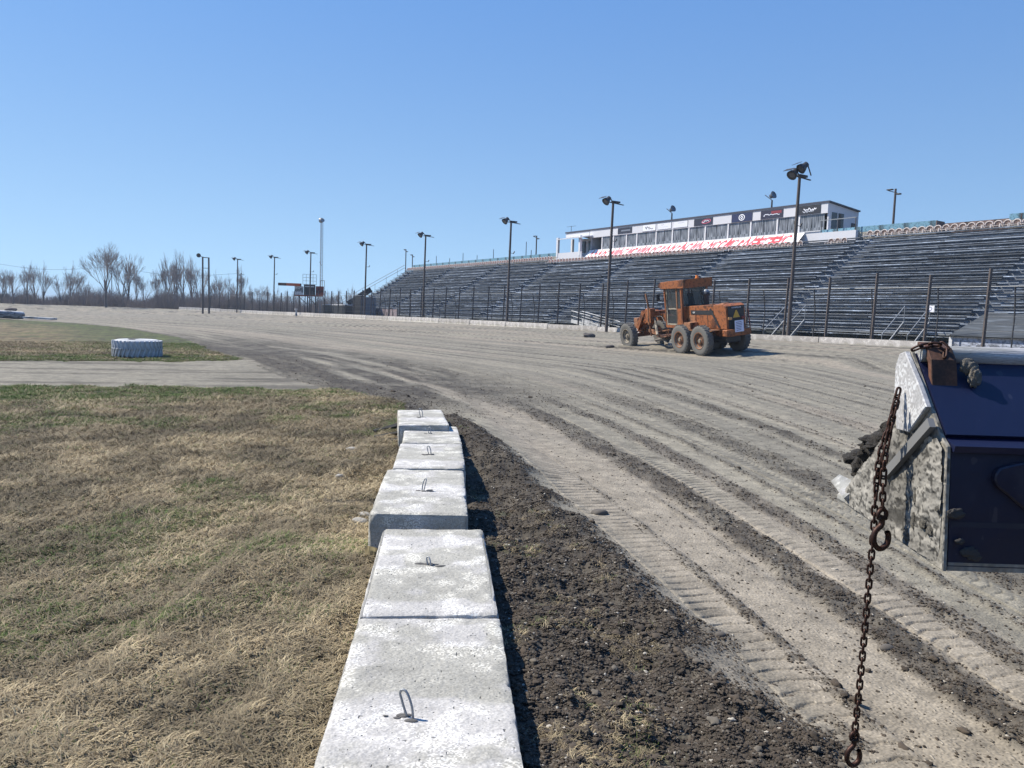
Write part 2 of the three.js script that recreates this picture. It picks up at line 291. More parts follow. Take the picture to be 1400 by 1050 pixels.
{
  const ang = []; for (let a = -42; a <= 42.001; a += 0.088) ang.push(a); for (let a = 44; a < 318; a += 4) ang.push(a);
  const rad = [0]; for (let r = 1.0; r < 460; r *= 1.0115) rad.push(r); for (let r = 520; r < 5000; r *= 1.5) rad.push(r);
  const A = ang.length, R = rad.length, pos = new Float32Array(A * R * 3), col = new Float32Array(A * R * 3), uv = new Float32Array(A * R * 2), cov = new Uint8Array(A * R);
  for (let j = 0; j < R; j++) for (let i = 0; i < A; i++) {
    const a = ang[i] * Math.PI / 180, x = Math.sin(a) * rad[j], z = -Math.cos(a) * rad[j], k = j * A + i, c = cover(x, z);
    cov[k] = c; pos[3 * k] = x; pos[3 * k + 1] = height(x, z); pos[3 * k + 2] = z; uv[2 * k] = x / 2.3; uv[2 * k + 1] = z / 2.3;
    const q = groundColor(x, z, c); col[3 * k] = q[0]; col[3 * k + 1] = q[1]; col[3 * k + 2] = q[2];
  }
  const lists = [[], [], [], []];
  for (let j = 0; j + 1 < R; j++) for (let i = 0; i < A; i++) {
    const i2 = (i + 1) % A, a = j * A + i, b = j * A + i2, c = (j + 1) * A + i, d = (j + 1) * A + i2, L = lists[cov[c]];
    if (j > 0) L.push(a, b, c); L.push(b, d, c);
  }
  const whole = new THREE.BufferGeometry(); whole.setAttribute('position', new THREE.BufferAttribute(pos, 3)); whole.setIndex(lists.flatMap ? [].concat(...lists.map(l => Array.from(l))) : []); whole.computeVertexNormals();
  const nor = whole.attributes.normal.array;
  const spec = [['infield_grass', 'dry straw coloured infield turf with green patches', 'ground', { map: grassTex, bumpMap: grassBump, bumpScale: 0.03 }], ['dirt_track', 'wide graded clay race track with tyre marks', 'track', { map: soilTex, bumpMap: soilBump, bumpScale: 0.012 }], ['access_path', 'grey dirt access path crossing the infield', 'path', { map: soilTex, bumpMap: soilBump, bumpScale: 0.012 }], ['ground_beyond_wall', 'rough ground beyond the outer wall', 'ground', { map: grassTex }]];
  lists.forEach((L, n) => {
    const remap = new Int32Array(A * R).fill(-1), P = [], N = [], C = [], U = [], I = new Uint32Array(L.length); let m = 0;
    for (let t = 0; t < L.length; t++) { const k = L[t]; if (remap[k] < 0) { remap[k] = m++; P.push(pos[3 * k], pos[3 * k + 1], pos[3 * k + 2]); N.push(nor[3 * k], nor[3 * k + 1], nor[3 * k + 2]); C.push(col[3 * k], col[3 * k + 1], col[3 * k + 2]); U.push(uv[2 * k], uv[2 * k + 1]); } I[t] = remap[k]; }
    const g = new THREE.BufferGeometry(); g.setAttribute('position', new THREE.Float32BufferAttribute(P, 3)); g.setAttribute('normal', new THREE.Float32BufferAttribute(N, 3)); g.setAttribute('color', new THREE.Float32BufferAttribute(C, 3)); g.setAttribute('uv', new THREE.Float32BufferAttribute(U, 2)); g.setIndex(new THREE.BufferAttribute(I, 1));
    const [name, label, category, o] = spec[n];
    const me = new THREE.Mesh(g, mat(Object.assign({ vertexColors: true, color: lin(1.45, 1.45, 1.45), roughness: 1 }, o))); me.name = name; me.receiveShadow = me.castShadow = true; me.userData = { label, category, kind: 'structure' }; scene.add(me);
  });
}
console.log('ground done');

// tyre tread prints pressed into the dirt: relief ribbons that follow the bend
function treadPrint(w0, w1, sA, sB, pitch, amp, label, skew) {
  const along = [], nA = Math.round((sB - sA) / 0.0085), nC = 18, P = [], C = [], U = [], I = [];
  for (let i = 0; i <= nA; i++) {
    const s0 = lerp(sA, sB, i / nA);
    for (let j = 0; j <= nC; j++) {
      const u = j / nC, k = fanK(s0) , v = lerp(w0, w1, u) * (0.5 + 0.5 * k) + (w0 * 0.5 * (k - 1)); // width grows slower than the fan
      const dd = Math.sqrt(Math.max(1, (RI + v) ** 2 - (s0 - C1) ** 2)), q = CQ + dd;
      const p = T(s0, 0, q); const L = s0 * 1.12;
      const ph = (L / pitch + skew * (u - 0.5) + 1.3 * Math.max(0, u - 0.68) * Math.sign(skew) + 0.08 * Math.sin(u * 11 + 1) + 0.25 * (noise(L * 3, u * 3) - 0.5)); const fr = ph - Math.floor(ph);
      const edge = sst(0, 0.12, u) * sst(1, 0.88, u) * sst(sA, sA + 0.4, s0) * sst(sB, sB - 3, s0) * (0.25 + 1.0 * sst(0.2, 0.75, fbm(L * 1.3, u * 2.2 + w0 * 9, 3)));
      const lug = fr < 0.26 ? -sst(0, 0.08, fr) * sst(0.26, 0.15, fr) : 0.05 * Math.sin((fr - 0.26) / 0.74 * Math.PI) + 0.12 * (noise(L * 22, u * 9) - 0.5);
      const y = height(p.x, p.z, false) + 0.004 + 0.010 * Math.sin(u * Math.PI) * 0 + amp * 1.15 * lug * edge + 0.003 * (noise(p.x * 18, p.z * 18) - 0.5) - 0.012 * (1 - sst(0, 0.06, Math.min(u, 1 - u))) * 1.0 + 0.006;
      P.push(p.x, y, p.z); U.push(p.x / 2.3, p.z / 2.3);
      const kk = fbm(p.x * 2.5, p.z * 2.5, 3), c = mix3(trackBase(p.x, p.z, s0, v), dark, 0.35 * sst(0.6, 0.8, fbm(p.x * 5, p.z * 5, 3))); C.push(c[0], c[1], c[2]);
    }
  }
  const n = nC + 1; for (let i = 0; i < nA; i++) for (let j = 0; j < nC; j++) { const a = i * n + j; I.push(a, a + 1, a + n, a + 1, a + n + 1, a + n); }
  const g = new THREE.BufferGeometry(); g.setAttribute('position', new THREE.Float32BufferAttribute(P, 3)); g.setAttribute('color', new THREE.Float32BufferAttribute(C, 3)); g.setAttribute('uv', new THREE.Float32BufferAttribute(U, 2)); g.setIndex(I); g.computeVertexNormals();
  if (g.attributes.normal.getY(5) < 0) { for (let i = 0; i < I.length; i += 3) { const t = I[i]; I[i] = I[i + 1]; I[i + 1] = t; } g.setIndex(I); g.computeVertexNormals(); }
  const m = new THREE.Mesh(g, mat({ vertexColors: true, color: lin(1.45, 1.45, 1.45), map: soilTex, bumpMap: soilBump, bumpScale: 0.008, roughness: 1 })); m.name = numbered('tyre_print'); m.receiveShadow = m.castShadow = true; m.userData = { label, category: 'tyre print', kind: 'structure' }; scene.add(m);
}
treadPrint(0.05, 0.38, -0.5, 9.5, 0.105, 0.012, 'tyre tread print along the dark windrow edge', 0.7);
treadPrint(1.07, 1.33, -0.5, 9.5, 0.10, 0.012, 'tyre tread print between two loose soil lines', 0.4);
treadPrint(1.86, 2.06, 0.5, 9, 0.105, 0.010, 'faint tyre tread print further out on the track', -0.4);

// ---------------------------------------------------------------- concrete blocks
const blockLabels = ['pale concrete block with standing wire loop and hole beside it', 'pale concrete block with bent wire, chipped at one end joint', 'tall shifted concrete block standing proud of the row', 'low concrete block right beyond the tall shifted block', 'concrete block between the low block and the end block', 'raised concrete block at the far end of the row'];
blockSpec.forEach((b, i) => {
  const d = b.f.clone().sub(b.n), L = Math.min(1.36, d.length()) - 0.008, w = [0.6, 0.595, 0.6, 0.6, 0.59, 0.55][i], hh = 0.6, r = 0.028;
  const t = thing('concrete_block', blockLabels[i], 'concrete block', b.n.clone().add(b.f).multiplyScalar(0.5).setY(b.h - hh), 'row of concrete blocks edging the track');
  t.rotation.y = Math.atan2(-d.x, -d.z); t.rotation.z = [0.0, 0.008, -0.012, 0.01, -0.008, 0.015][i];
  const g = new THREE.BoxGeometry(w, hh, L, 30, 24, 60), p = g.attributes.position, nn = g.attributes.normal, H = [w / 2, hh / 2, L / 2];
  const colr = new Float32Array(p.count * 3);
  for (let k = 0; k < p.count; k++) {
    const a = [p.getX(k), p.getY(k), p.getZ(k)], e = i * 13.7;
    const chip = sst(0.58, 0.74, fbm(a[0] * 15 + e, a[2] * 15 + a[1] * 11, 3));
    const rad = r * (0.45 + 0.6 * fbm((a[0] + a[2]) * 5 + e, (a[1] - a[0]) * 5, 2)) + 0.022 * chip;
    const inn = a.map((v, q) => clamp(v, -H[q] + rad, H[q] - rad)), dv = a.map((v, q) => v - inn[q]), l = Math.hypot(...dv) || 1;
    const k2 = l > 1e-6 ? rad / l : 0; const nz = 0.007 * (fbm(a[0] * 16 + e, a[2] * 16 + a[1] * 9, 3) - 0.5) + 0.005 * (fbm(a[0] * 3 + e, a[2] * 3, 2) - 0.5);
    const o = inn.map((v, q) => v + dv[q] * Math.min(1, k2) + (dv[q] / l) * nz); p.setXYZ(k, ...o); if (l > 1e-6) nn.setXYZ(k, dv[0] / l, dv[1] / l, dv[2] / l);
    const c = 0.84 + 0.24 * (fbm(a[0] * 2.6 + e, a[2] * 2.6 + a[1], 5) - 0.5) + 0.16 * (fbm(a[0] * 9, a[2] * 9 + e, 3) - 0.5); colr.set([c, c * 0.99, c * 0.97], 3 * k);
  }
  g.translate(0, hh / 2, 0); boxUV(g, 1.0); const uvv = g.attributes.uv; for (let k = 0; k < uvv.count; k++) uvv.setXY(k, uvv.getX(k) + i * 0.37, uvv.getY(k) + i * 0.61);
  g.setAttribute('color', new THREE.BufferAttribute(colr, 3)); g.computeVertexNormals();
  M.conc.vertexColors = true;
  part('block_body', g, M.conc, t);
  const zl = [0.20, 0.02, 0.06, 0.0, 0.0, 0.05][i], xl = [-0.035, -0.01, 0.0, 0.0, -0.02, 0.0][i], hl = [0.085, 0.04, 0.085, 0.075, 0.065, 0.10][i], lean = [-0.03, -0.01, 0.02, -0.02, -0.004, -0.02][i];
  const wide = [0.015, 0.009, 0.008, 0.014, 0.013, 0.017][i];
  const loop = pathTube([[xl - wide * 0.4, hh - 0.02, zl], [xl - wide + lean * 0.5, hh + hl * 0.55, zl - 0.01], [xl - wide * 0.5 + lean, hh + hl * 0.95, zl - 0.015], [xl + wide * 0.5 + lean, hh + hl, zl - 0.01], [xl + wide + lean * 0.5, hh + hl * 0.5, zl + 0.005], [xl + wide * 0.5, hh - 0.02, zl + 0.012]], 0.0042, 26, 6);
  part('lifting_loop', loop, M.galv, t);
  const pits = []; for (let k = 0; k < 5; k++) { const s = wobble(new THREE.IcosahedronGeometry(0.008 + 0.009 * h2(k, i), 1), 0.012, 40, k); s.scale(1.6, 0.3, 0.8); s.translate(xl + (h2(k, i + 9) - 0.5) * 0.12 - (i === 0 ? 0.03 : 0), hh + 0.002, zl + (h2(k + 5, i) - 0.5) * 0.05); pits.push(s); }
  part('socket_debris', pits, mat({ color: lin(0.09, 0.085, 0.08) }), t);
});

// ---------------------------------------------------------------- outer wall of concrete barriers
{
  const L = 6.3, g = (() => { const sh = new THREE.Shape(); sh.moveTo(-0.3, 0); sh.lineTo(-0.3, 0.1); sh.lineTo(-0.16, 0.28); sh.lineTo(-0.11, 0.66); sh.lineTo(0.11, 0.66); sh.lineTo(0.16, 0.28); sh.lineTo(0.3, 0.1); sh.lineTo(0.3, 0); const e = new THREE.ExtrudeGeometry(sh, { depth: L - 0.07, bevelEnabled: true, bevelSize: 0.015, bevelThickness: 0.015, bevelSegments: 1 }); e.rotateY(-Math.PI / 2); e.translate((L - 0.07) / 2, -0.12, 0); return boxUV(e, 0.4); })();
  let k = 0;
  for (let t = 19.6; t < 152; t += L) {
    const [s, q, a] = sqAtWall(t + L / 2, 0.0);
    const o = thing('concrete_barrier', 'pale concrete barrier section in the long wall below the catch fence', 'barrier', T(s, height(...(() => { const p = T(s, 0, q - 0.9); return [p.x, p.z]; })(), false) - 0.04 - 0.2 * (1 - sst(25, 75, t)) + 0.03 * (h2(k, 3) - 0.5), q), 'concrete barriers of the outer track wall');
    o.rotation.y = TURN + a + 0.008 * (h2(k, 1) - 0.5); part('barrier_body', g, [M.barrier, mat({ color: lin(0.46, 0.44, 0.41), map: concTex, roughness: 0.95 }), M.barrier][k % 3], o); k++;
  }
}

// ---------------------------------------------------------------- catch fence and the lower fence behind it
{
  const f = thing('catch_fence', 'tall dark post catch fence with cables behind the concrete wall', 'fence', [0, 0, 0]);
  const postPos = [];
  for (let t = 4, k = 0; t < 152; t += 2.75, k++) { const [s, q, a] = sqAtWall(t, 0.55); const b = T(s, 0.1, q), n = [T(0, 0, 1).x * Math.cos(a), 0]; postPos.push({ b, t }); const lean = T(0, 0, 0.10 + 0.12 * h2(k, 7)); const h = 4.35 + 0.25 * (h2(k, 5) - 0.5); part('post', beam(b, b.clone().add(lean).setY(h), 0.11, 0.11), M.postRust, f); }
  for (const h of [1.6, 2.2, 2.8, 3.4, 3.9]) { const pts = []; for (let t = 4; t < 152; t += 2.75) { const [s, q] = sqAtWall(t, 0.47 + h * 0.03); pts.push(T(s, h, q)); } const gs = []; for (let i = 0; i + 1 < pts.length; i++) gs.push(cyl(pts[i], pts[i + 1], 0.007, 0.007, 4)); part('cable', gs, M.steelDark, f); }
  const f2 = thing('spectator_fence', 'thin bent post fence with pale top rail before the grandstand', 'fence', [0, 0, 0]);
  const tp = []; for (let t = 3, k = 0; t < 150; t += 3.6, k++) { const [s, q] = sqAtWall(t, 2.6); const b = T(s, 0.0, q), m = T(s, 2.3, q + 0.05), c = T(s - 0.05, 3.72, q - 0.25); tp.push(c); part('post', pathTube([b, T(s, 1.4, q), m, c], 0.035, 10, 6), M.steelDark, f2); }
  for (let i = 0; i + 1 < tp.length; i++) part('top_rail', cyl(tp[i], tp[i + 1], 0.02, 0.02, 6), M.galv, f2);
  const mesh = []; for (let i = 0; i + 1 < tp.length; i++) { for (let m = 0; m < 9; m++) { const a = tp[i], b = tp[i + 1]; const y = 0.5 + m * 0.36; mesh.push(cyl(a.clone().setY(y), b.clone().setY(y), 0.004, 0.004, 3)); } } part('fence_wire', mesh, M.galv, f2);
}

// ---------------------------------------------------------------- floodlight poles along the wall
function bell(len, r0, r1, n = 14) { return new THREE.LatheGeometry([[0.0, 0], [r0, 0], [r0 * 1.05, len * 0.35], [r1 * 0.8, len * 0.6], [r1, len], [r1 * 0.94, len], [0.001, len * 0.8]].map(a => new THREE.Vector2(...a)), n); }
function floodPole(px, pTop, H, extra, label) {
  const r = (px - 700) / FOC, q0 = 38.5, zz = H * FOC / pTop; let s = zz * (-dX * -r * -1 * -1); s = zz * (r * dX - dZ); const q = zz * (r * nX - nZ);
  const o = trackThing('floodlight_pole', label, 'light pole', s, 0, q, 'floodlight poles around the track');
  const up = [0, H, 0.16];
  part('pole', cyl([0, -0.2, 0], up, 0.125, 0.085, 10), M.postRust, o);
  const a = part('cross_arm', [beam([0, H - 0.05, -0.15], [0, H - 0.12, 1.15], 0.1, 0.05), beam([0, H + 0.02, 0.05], [0, H + 0.02, 0.75], 0.22, 0.12)], M.steelDark, o);
  const lamp = (x, y, z, tilt, yaw) => {
    const h = new THREE.Group(); h.name = 'floodlight'; h.position.set(x, y, z); h.rotation.set(0, yaw, 0); o.add(h);
    const g = bell(0.5, 0.16, 0.30); g.rotateX(-Math.PI / 2 - tilt); part('housing', g, M.steelDark, h);
    const c = new THREE.CircleGeometry(0.27, 16); c.rotateY(Math.PI); c.rotateX(-tilt); c.translate(0, -0.46 * Math.sin(tilt), -0.46 * Math.cos(tilt)); part('lens', c, M.lampGlass, h);
    const vs = new THREE.BoxGeometry(0.5, 0.02, 0.34); vs.translate(0, 0.24, -0.58); vs.rotateX(-tilt * 0.6); part('visor', vs, M.steelDark, h);
    part('yoke', [cyl([0, 0, 0.05], [0, -(y - H), 0.32], 0.035)], M.steelDark, h);
  };
  lamp(0, H + 0.26, -0.2, 0.75, 0); if (extra > 0) lamp(-0.35, H + 0.62, 0.25, 0.7, -0.35); if (extra > 1) { lamp(0.35, H + 0.42, 0.25, 0.5, -0.6); }
  part('junction_box', [rbx(0.12, 0.2, 0.14, 0.1, H - 2.6, 0.15), beam([0, H - 2.75, 0.1], [0, H - 2.8, 0.55], 0.03, 0.03), cyl([0, H - 2.8, 0.5], [0, H - 2.6, 0.62], 0.05)], M.steelDark, o);
  return o;
}
{
  const L = ['tall floodlight pole with clustered lamps rising beside the press box end', 'floodlight pole crossing the windowed front of the press box', 'floodlight pole in front of the middle grandstand aisles', 'floodlight pole before the lower half of the far grandstand', 'floodlight pole at the end stairs of the grandstand', 'floodlight pole rising behind the flag stand', 'lone floodlight pole next along the fence after the flag stand', 'floodlight pole in the bend before the bare trees'];
  [[1074, 237, 1], [826, 187, 0], [690, 151, 0], [575.5, 125, 0], [496, 108, 0], [421, 92, 0], [372, 83, 0], [322, 78, 0]].forEach(([x, h, e], i) => floodPole(x, h, 10, e, L[i]));
  // double pole at the far end of the wall
  const zz = 131, r = (280 - 700) / FOC, s = zz * (r * dX - dZ), q = zz * (r * nX - nZ);
  const o = trackThing('double_light_pole', 'pair of linked dark poles with one floodlight at the wall end', 'light pole', s, 0, q); o.rotation.y = Math.PI + 0.38;
  for (const [dx, h] of [[0.5, 10], [-0.5, 9.9]]) part('pole', cyl([dx * 1.0, -0.2, 0], [dx * 0.95, h, dx * 0.4], 0.17, 0.13, 8), M.postRust, o);
  part('cross_bar', [beam([0.5, 9.9, 0.2], [-0.5, 9.85, -0.2], 0.12, 0.12), beam([0.5, 8.1, 0.1], [-0.5, 8.1, -0.1], 0.08, 0.08)], M.postRust, o);
  const b = bell(0.6, 0.2, 0.36); b.rotateX(-Math.PI / 2 - 0.3); b.translate(1.1, 10.3, -0.3); part('floodlight', [b, beam([0.5, 9.9, 0.1], [1.1, 10.2, -0.2], 0.08, 0.08)], M.steelDark, o);
}

// ---------------------------------------------------------------- grandstand
const GF = 45, ROWS = 18, RISE = 0.42, RUN = 0.655, Y0 = 1.4, SA = 8.8, SB = 117.5;
const gs = trackThing('grandstand', 'long weathered bleacher grandstand of dark bench rows behind the fence', 'grandstand', 0, 0, 0);
{
  const rowY = i => Y0 + RISE * i, rowQ = i => GF + RUN * i;
  { // added solid stepped body, blocks light between the bench rows
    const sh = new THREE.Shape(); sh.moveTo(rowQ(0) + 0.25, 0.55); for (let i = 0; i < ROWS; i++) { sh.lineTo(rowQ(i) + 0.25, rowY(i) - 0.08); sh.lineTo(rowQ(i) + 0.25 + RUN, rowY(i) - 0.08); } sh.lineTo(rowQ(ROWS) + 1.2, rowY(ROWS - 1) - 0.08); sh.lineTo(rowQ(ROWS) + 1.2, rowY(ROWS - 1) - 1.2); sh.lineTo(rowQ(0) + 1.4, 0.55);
    const e = new THREE.ExtrudeGeometry(sh, { depth: SB - SA, bevelEnabled: false }); e.rotateY(-Math.PI / 2); e.translate(SB, 0, 0); part('light_blocking_body', boxUV(e, 0.3), M.under, gs);
  }
  const aisles = []; for (let s = 22; s < 116; s += 13.2) aisles.push(s); const cuts = [SA, ...aisles, SB];
  let k = 0;
  for (let i = 0; i < ROWS; i++) for (let c = 0; c + 1 < cuts.length; c++) {
    const a = cuts[c] + (c ? 0.6 : 0), b = cuts[c + 1] - (c + 2 < cuts.length ? 0.6 : 0); if (b - a < 1) continue;
    const half = b - a > 6 && c > 0 ? 2 : 1;
    for (let h = 0; h < half; h++) {
      const x0 = lerp(a, b, h / half) + 0.02, x1 = lerp(a, b, (h + 1) / half) - 0.02; const g = new THREE.BoxGeometry(x1 - x0, 0.075, 0.27); g.translate((x0 + x1) / 2, rowY(i) + 0.02 * (h2(k, 2) - 0.5), rowQ(i) + 0.05 + 0.03 * (h2(k, 4) - 0.5)); boxUV(g, 0.5); const u = g.attributes.uv; for (let q = 0; q < u.count; q++) u.setXY(q, u.getX(q) * 0.35 + h2(k, 8), u.getY(q) + h2(k, 9));
      if (k < 300) part('bench_board', g, benchMats[Math.floor(h2(k, 11) * 6)], gs); k++;
    }
    const fb = boxUV(new THREE.BoxGeometry(b - a, 0.17, 0.05).translate((a + b) / 2, rowY(i) - 0.17, rowQ(i) + 0.215), 0.4); part('foot_board', boxUV(new THREE.BoxGeometry(b - a, 0.05, 0.24).translate((a + b) / 2, rowY(i) - 0.245, rowQ(i) - 0.14), 0.3), benchMats[Math.floor(h2(k, 23) * 5)], gs);
    part('riser_board', fb, benchMats[Math.floor(h2(k, 21) * 6)], gs);
  }
  for (const s of aisles) for (let i = 0; i < ROWS; i++) part('aisle_step', boxUV(new THREE.BoxGeometry(1.15, 0.06, 0.34).translate(s, rowY(i) + 0.11, rowQ(i) + 0.16), 0.5), benchMats[3 + Math.floor(h2(i, s | 0) * 3)], gs);
  // front fascia, posts
  part('front_skirt', bx(SB - SA, 0.75, 0.06, (SA + SB) / 2, 0.86, GF + 0.22), mat({ color: lin(0.03, 0.04, 0.045) }), gs);
  for (let s = SA + 2; s < SB; s += 4.4) part('front_post', bx(0.12, 1.2, 0.12, s, 0.7, GF - 0.04), M.steelDark, gs);
  part('front_beam', bx(SB - SA, 0.08, 0.08, (SA + SB) / 2, 1.3, GF - 0.04), M.galv, gs);
  // back wall panels above the top row
  const yt = rowY(ROWS - 1), qb = rowQ(ROWS) + 0.9; let n = 0;
  for (let s = SA; s < SB - 0.1; s += 2.44) {
    const e = Math.min(SB, s + 2.42), w = e - s, mid = (s + e) / 2; if (mid > 41.5 && mid < 76) continue;
    if (mid > 25.3 && mid < 30.6) { part('brown_panel', bx(w, 0.95, 0.05, mid, yt + 0.45, qb + 1.0), M.brown, gs); continue; }
    part('cream_panel', bx(w, 0.75, 0.05, mid, yt + 0.27, qb), M.cream, gs); part('blue_panel', bx(w, 0.42, 0.06, mid, yt + 0.87, qb - 0.004), M.blue, gs); n++;
  }
  for (const s of [25.1, 30.8]) part('opening_jamb', bx(0.08, 1.1, 1.1, s, yt + 0.5, qb + 0.5), M.brown, gs);
  // end railing
  for (const q of [[0, 1.0], [0, 0.55]]) part('end_rail', cyl([SB + 0.05, rowY(0) + q[1], rowQ(0) - 1.4], [SB + 0.05, rowY(ROWS - 1) + q[1], rowQ(ROWS - 1)], 0.035, 0.035, 6), M.galv, gs);
  for (let i = 0; i < ROWS; i += 3) part('rail_post', cyl([SB + 0.05, rowY(i) - 0.2, rowQ(i)], [SB + 0.05, rowY(i) + 1.0, rowQ(i)], 0.03, 0.03, 6), M.galv, gs);
  part('end_panel', beam([SB + 0.1, rowY(2) + 0.5, rowQ(2)], [SB + 0.1, rowY(8) + 0.5, rowQ(8)], 0.06, 0.9), M.grip, gs);
  // the chairs of the top row
  const arch = new THREE.TorusGeometry(0.24, 0.045, 6, 14, Math.PI); arch.scale(1, 1.15, 1); arch.translate(0, 0.42, 0);
  const legs = [cyl([-0.24, 0.42, 0], [-0.25, 0.0, -0.05], 0.04, 0.04, 5), cyl([0.24, 0.42, 0], [0.25, 0.0, -0.05], 0.04, 0.04, 5)];
  const armg = [beam([-0.25, 0.40, 0.02], [-0.25, 0.34, -0.42], 0.06, 0.035), beam([0.25, 0.40, 0.02], [0.25, 0.34, -0.42], 0.06, 0.035), cyl([-0.25, 0.36, -0.40], [-0.26, 0, -0.45], 0.03, 0.03, 5), cyl([0.25, 0.36, -0.40], [0.26, 0, -0.45], 0.03, 0.03, 5)];
  const seatG = mergeGeometries([arch, ...legs, ...armg, bx(0.46, 0.04, 0.42, 0, 0.2, -0.2)].map(a => a.index ? a.toNonIndexed() : a)); const backG = new THREE.ShapeGeometry((() => { const s = new THREE.Shape(); s.moveTo(-0.22, 0.2); s.lineTo(-0.22, 0.42); s.absellipse(0, 0.42, 0.22, 0.255, Math.PI, 0, true); s.lineTo(0.22, 0.2); return s; })(), 8); backG.translate(0, 0, 0.01); const backBox = new THREE.ExtrudeGeometry((() => { const s = new THREE.Shape(); s.moveTo(-0.2, 0.2); s.lineTo(-0.2, 0.42); s.absellipse(0, 0.42, 0.2, 0.23, Math.PI, 0, true); s.lineTo(0.2, 0.2); return s; })(), { depth: 0.015, bevelEnabled: false });
  for (let s = SA + 0.4; s < SB - 0.4; s += 0.58) {
    if ((s > 38.4 && s < 40.6) || (s > 35.4 && s < 36.6)) continue;
    const c = part('top_row_chair', seatG, M.chair, gs); const low = s > 36.8 && s < 77; c.scale.y = 0.74; c.position.set(s, yt - (low ? RISE + 0.02 : -0.02), rowQ(ROWS - (low ? 2 : 1)) + 0.42); c.rotation.y = 0.12 * (h2(s * 9 | 0, 1) - 0.5); part('chair_back', backBox, s > 42 ? M.chairIn : M.brown, c);
  }
}

// ---------------------------------------------------------------- press box on top of the stand
{
  const s0 = 40.5, s1 = 72.2, qf = 58.6, yb = 8.75, yt = 12.0, o = trackThing('press_box', 'long white press box with dark windows and signboards on the grandstand', 'building', 0, 0, 0), L = s1 - s0, mid = (s0 + s1) / 2;
  const wall = part('front_wall', bx(L, 0.95, 0.12, mid, 9.2, qf), M.siding, o);
  part('fascia', bx(L, 0.86, 0.14, mid, 11.57, qf - 0.02), M.siding, o);
  part('end_wall', (() => { const sh = new THREE.Shape(); sh.moveTo(qf + 0.07, yb); sh.lineTo(qf + 0.07, 12.0); sh.lineTo(qf + 4.3, 11.62); sh.lineTo(qf + 4.3, yb); const e = new THREE.ExtrudeGeometry(sh, { depth: 0.12, bevelEnabled: false }); e.rotateY(-Math.PI / 2); e.translate(s0 + 0.12, 0, 0); return boxUV(e, 0.5); })(), M.siding, o);
  part('end_wall', bx(0.12, 3, 4.2, s1 - 0.06, 10.2, qf + 2.2), M.siding, o); part('rear_wall', bx(L, 3.0, 0.12, mid, 10.15, qf + 4.3), M.siding, o); part('floor', bx(L - 0.3, 0.1, 4.1, mid, 9.3, qf + 2.15), M.grip, o);
  part('roof', (() => { const g = bx(L + 4.9, 0.12, 4.5, mid + 2.3, 0, 0); g.rotateX(0.09); g.translate(0, 11.90, qf + 2.15); return g; })(), mat({ color: lin(0.05, 0.055, 0.07), roughness: 0.6 }), o);
  part('roof_edge', bx(L + 4.9, 0.16, 0.05, mid + 2.3, 12.08, qf - 0.13), mat({ color: lin(0.045, 0.05, 0.075) }), o);
  // end windows
  for (const q of [0.55, 1.5]) { const w = part('end_window', bx(0.06, 1.4, 0.8, s0 - 0.02, 10.55, qf + q + 0.25), M.glassDark, o); part('window_frame', bx(0.05, 1.5, 0.07, s0 - 0.03, 10.55, qf + q - 0.2), M.whiteTrim, w); }
  part('end_vent', bx(0.05, 0.6, 0.7, s0 - 0.02, 10.3, qf + 3.7), M.steelDark, o);
  // windows along the front with translucent looking blinds inside
  const blindTex = tex(256, (u, v) => { const k = 0.5 + 0.45 * (pnoise(u * 64, v * 2, 64) - 0.5) + 0.2 * (pnoise(u * 9, v * 3, 27) - 0.5); return [k, k, k * 1.02]; });
  const ww = [2.55, 2.3, 2.95, 2.7, 2.9, 2.2, 2.3, 2.4, 3.0, 1.7, 2.2, 2.0]; let s = s0 + 0.25;
  for (let i = 0; i < ww.length && s < s1 - 0.6; i++) {
    const w = Math.min(ww[i], s1 - s - 0.3); const p = part('window', bx(w - 0.16, 1.42, 0.03, s + w / 2, 10.42, qf + 0.03), mat({ color: lin(0.72, 0.76, 0.80), roughness: 0.15, map: blindTex }), o);
    part('mullion', bx(0.16, 1.48, 0.1, s + w, 10.42, qf), M.whiteTrim, o);
    if (w > 2) part('sash', bx(0.03, 1.4, 0.04, s + w * 0.52, 10.42, qf + 0.01), M.steelDark, p); s += w;
  }
  part('window_sill', bx(L, 0.06, 0.2, mid, 9.68, qf - 0.03), M.whiteTrim, o);
  // signboards on the fascia
  const sign = (sc, w, h, draw, y = 11.56) => { const m = mat({ map: canvasTex(256, 96, draw), roughness: 0.6 }); const g = new THREE.PlaneGeometry(w, h); g.rotateY(Math.PI); g.translate(sc, y, qf - 0.125); const b = part('signboard', bx(w + 0.04, h + 0.04, 0.03, sc, y, qf - 0.107), M.steelDark, o); part('sign_print', g, m, b); };
  const script = (c, txt, x, y, size, col) => { c.fillStyle = col; c.font = 'italic bold ' + size + 'px sans-serif'; c.textAlign = 'center'; c.fillText(txt, x, y); };
  const darkBg = (c, w, h, col = '#141d3a') => { c.fillStyle = col; c.fillRect(0, 0, w, h); };
  const scribble = (c, x, y, w, h, n, col, lw) => { c.strokeStyle = col; c.lineWidth = lw; c.beginPath(); for (let i = 0; i <= n; i++) { const px = x + w * i / n, py = y + h * h2(i, n + x | 0); i ? c.lineTo(px, py) : c.moveTo(px, py); } c.stroke(); };
  sign(42.3, 2.2, 0.72, (c, w, h) => { darkBg(c, w, h, '#121624'); scribble(c, 60, 22, 150, 34, 14, '#e8e8ee', 9); scribble(c, 50, 58, 130, 18, 12, '#cfd3de', 6); });
  sign(46.2, 2.4, 0.72, (c, w, h) => { darkBg(c, w, h, '#171a35'); c.fillStyle = '#7a2130'; c.fillRect(120, 12, 120, 34); scribble(c, 30, 44, 190, 22, 18, '#dfe2ea', 7); });
